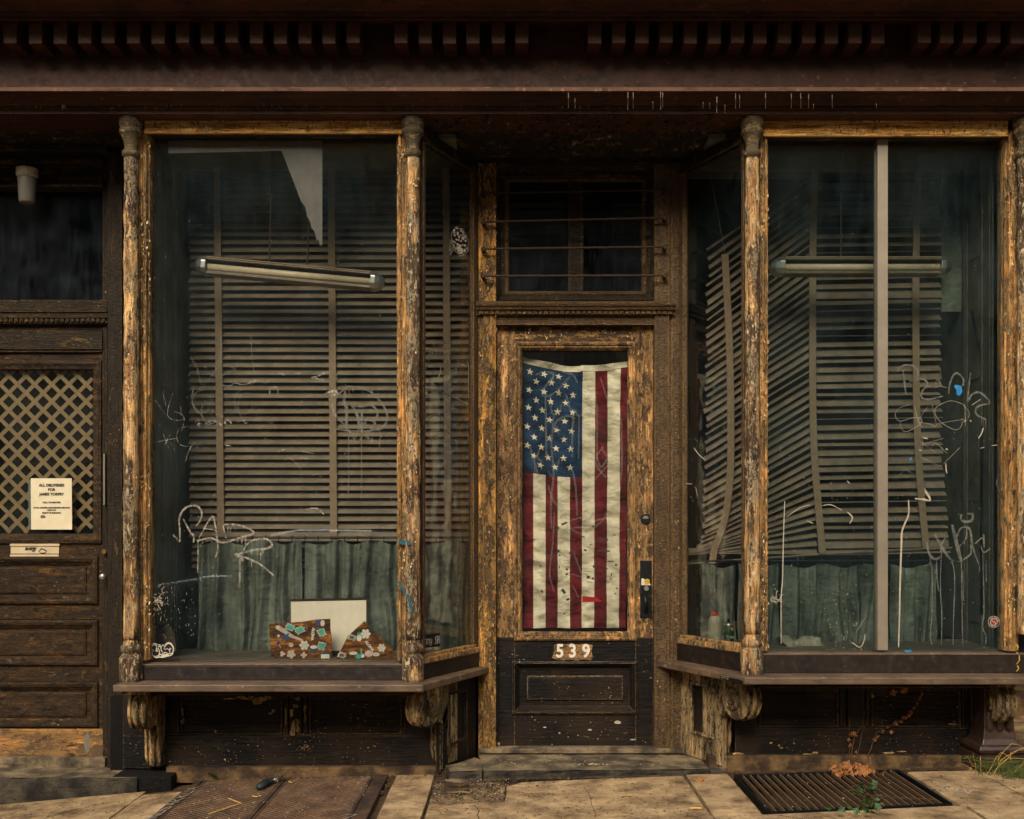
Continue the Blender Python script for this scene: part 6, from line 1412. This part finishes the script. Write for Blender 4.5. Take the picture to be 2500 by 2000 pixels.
debris('dirt_clods',M['dirt'],'soil and grit gathered along the foot of the shopfront',2600,.006,[lambda:(U_(-.42,-.03),-.10+Ga(0,.13)),lambda:(U_(-.66,-.40),.02+Ga(0,.07)),lambda:(U_(-1.7,-.6),.19-abs(Ga(0,.03))),lambda:(U_(1.16,2.4),.15-abs(Ga(0,.05))),lambda:(U_(-2.0,-1.66),-.0-abs(Ga(0,.05))),lambda:(U_(2.1,2.5),.03-abs(Ga(0,.09))),lambda:(U_(-.1,1.1),.08-abs(Ga(0,.02)))],-.006)
debris('pale_chips',M['debrisl'],'pale paint chips scattered over the pavement and hatch',700,.0026,[lambda:(U_(-1.65,-.7),U_(-.8,.16)),lambda:(U_(-.45,2.6),U_(-.8,.05)),lambda:(U_(-.4,0),U_(-.4,.05)),lambda:(U_(-.15,1.05),U_(.12,.45))],.002)
m=MB()
for i in range(60):
    x=U_(-.1,1.0); b=Vector((x if i%2 else Ga(.44,.06),U_(.15,.45) if i%2 else Ga(.22,.01),.0395)); s_=U_(.002,.006)
    m.add([b+Vector((-s_,0,0)),b+Vector((0,-s_,0)),b+Vector((s_,0,0)),b+Vector((0,s_,0)),b+Vector((0,0,s_*.5))],[(0,1,4),(1,2,4),(2,3,4),(3,0,4)])
m.build('step_chips',M['debrisl'],label='pale chips scattered on the worn top of the door step',cat='debris',kind='stuff')
# chalk on slab right of the grate, yellow chain at the pier
m=MB()
for st in ([(2270,1925),(2300,1924),(2330,1930),(2372,1938)],[(2283,1923),(2300,1930)],[(2310,1922),(2318,1932)],[(2340,1924),(2332,1934)],[(2355,1927),(2362,1938),(2372,1930)],[(2270,1912),(2284,1911)],[(2395,1940),(2410,1944)]):
    q=[G(a,b,.003) for a,b in st]
    for i in range(len(q)-1):
        t=(q[i+1]-q[i]).normalized(); n_=Vector((-t.y,t.x,0))*.004; m.add([q[i]-n_,q[i+1]-n_,q[i+1]+n_,q[i]+n_],[(0,1,2,3)])
m.build('chalk_marks',M['wash'],label='white chalk scrawl on the slab right of the grate',cat='chalk marks')
ch=thing('yellow_rope',P(2486,1625,-.05),'short loops of yellow rope against the dark pier at the right edge','rope')
for pts in ([(2482,1573),(2486,1580),(2482,1587)],[(2481,1593),(2488,1600),(2489,1612),(2482,1622)],[(2484,1625),(2487,1633),(2481,1640)]):
    m=MB(); m.tube([P(a,b,-.05) for a,b in pts],.0035,6); m.build('rope_loop',M['rope'],ch,smooth=True)
# mark loose-patch meshes as uncountable surface wear
for o in bpy.data.objects:
    if o.name.split('.')[0] in ('paint_drips','peeled_patches','paint_chips','tread_pattern'): o['kind']='stuff'
BLD['label']='weathered shopfront of peeling brown wood with central door and dark cornice'

# curled paint flakes standing off the weathered timber
def flakes(rects,n,mats_,name,parent,smin=.003,smax=.009,cyl=None):
    m=MB()
    for i in range(n):
        s_=random.uniform(smin,smax); h_=s_*random.uniform(1,2.6)
        if cyl:
            xc,yc,rad,z0,z1=cyl; th=random.uniform(math.pi*1.02,math.pi*1.98); d=Vector((math.cos(th),math.sin(th),0)); b=Vector((xc,yc,random.uniform(z0,z1)))+d*(rad-.001); nn=d; u=Vector((-d.y,d.x,0))
        else:
            a0,b0,a1,b1,yy=random.choice(rects); b=P(random.uniform(a0,a1),random.uniform(b0,b1),yy); nn=Vector((0,-1,0)); u=Vector((1,0,0))
        if noise.noise(Vector((b.x*11,b.y*11,b.z*4)))<-.12: continue
        zv=Vector((0,0,1 if random.random()<.5 else -1)); k1=random.uniform(.1,.7)
        p0=b+nn*.0006; p1=p0+u*s_*.9; p2=p1+zv*h_*.6+nn*h_*k1*.35; p3=p0+zv*h_*.6+nn*h_*k1*.35; p4=p2+zv*h_*.3+nn*h_*k1*.5-u*s_*.2; p5=p3+zv*h_*.35+nn*h_*k1*.5+u*s_*.15
        m.add([p0,p1,p2,p3,p4,p5],[(0,1,2,3),(3,2,4,5)],random.randrange(len(mats_)))
    o=m.build(name,mats_,parent,kind='stuff'); return o
FL1=simple('flake_pale_paint',(206,176,128),.7,0,.25,90); FL2=simple('flake_olive_paint',(96,78,52),.7,0,.3,90); FL3=simple('flake_ochre_paint',(170,118,62),.7,0,.3,90)
colsx=[o for o in bpy.data.objects if o.name.split('.')[0]=='column' and o.parent==BLD]
for o,xc in zip(colsx,(-1.958,-.5095,1.2337,2.635)): flakes(None,520,[FL1,FL2,FL3,FL2],'paint_flakes',o,.003,.008,cyl=(xc,-.07,.036,H-.58 if xc<2 else H-.5,H+1.85))
flakes([(342,345,366,1600,-.03),(970,345,990,1600,-.03),(360,286,975,322,-.051)],900,[FL1,FL2,FL3],'paint_flakes',dwL)
flakes([(1857,350,1875,1580,-.03),(2459,350,2480,1580,-.03),(1872,286,2455,326,-.051)],900,[FL1,FL2,FL3],'paint_flakes',dwR)
flakes([(1182,770,1210,1820,YP-.0125),(1170,500,1178,1820,YP-.001),(1182,420,1210,730,YP-.0125)],700,[FL3,FL2,FL2],'paint_flakes',sur,.004,.010)
flakes([(1600,1300,1632,1820,YP-.0125),(1645,900,1665,1830,YP-.001)],160,[FL3,FL2,FL2],'paint_flakes',sur,.003,.008)
flakes([(1216,800,1252,1550,YD-.001),(1556,900,1592,1550,YD-.001),(1262,796,1548,832,YD-.001)],520,[FL1,FL3,FL2],'paint_flakes',door,.002,.006)
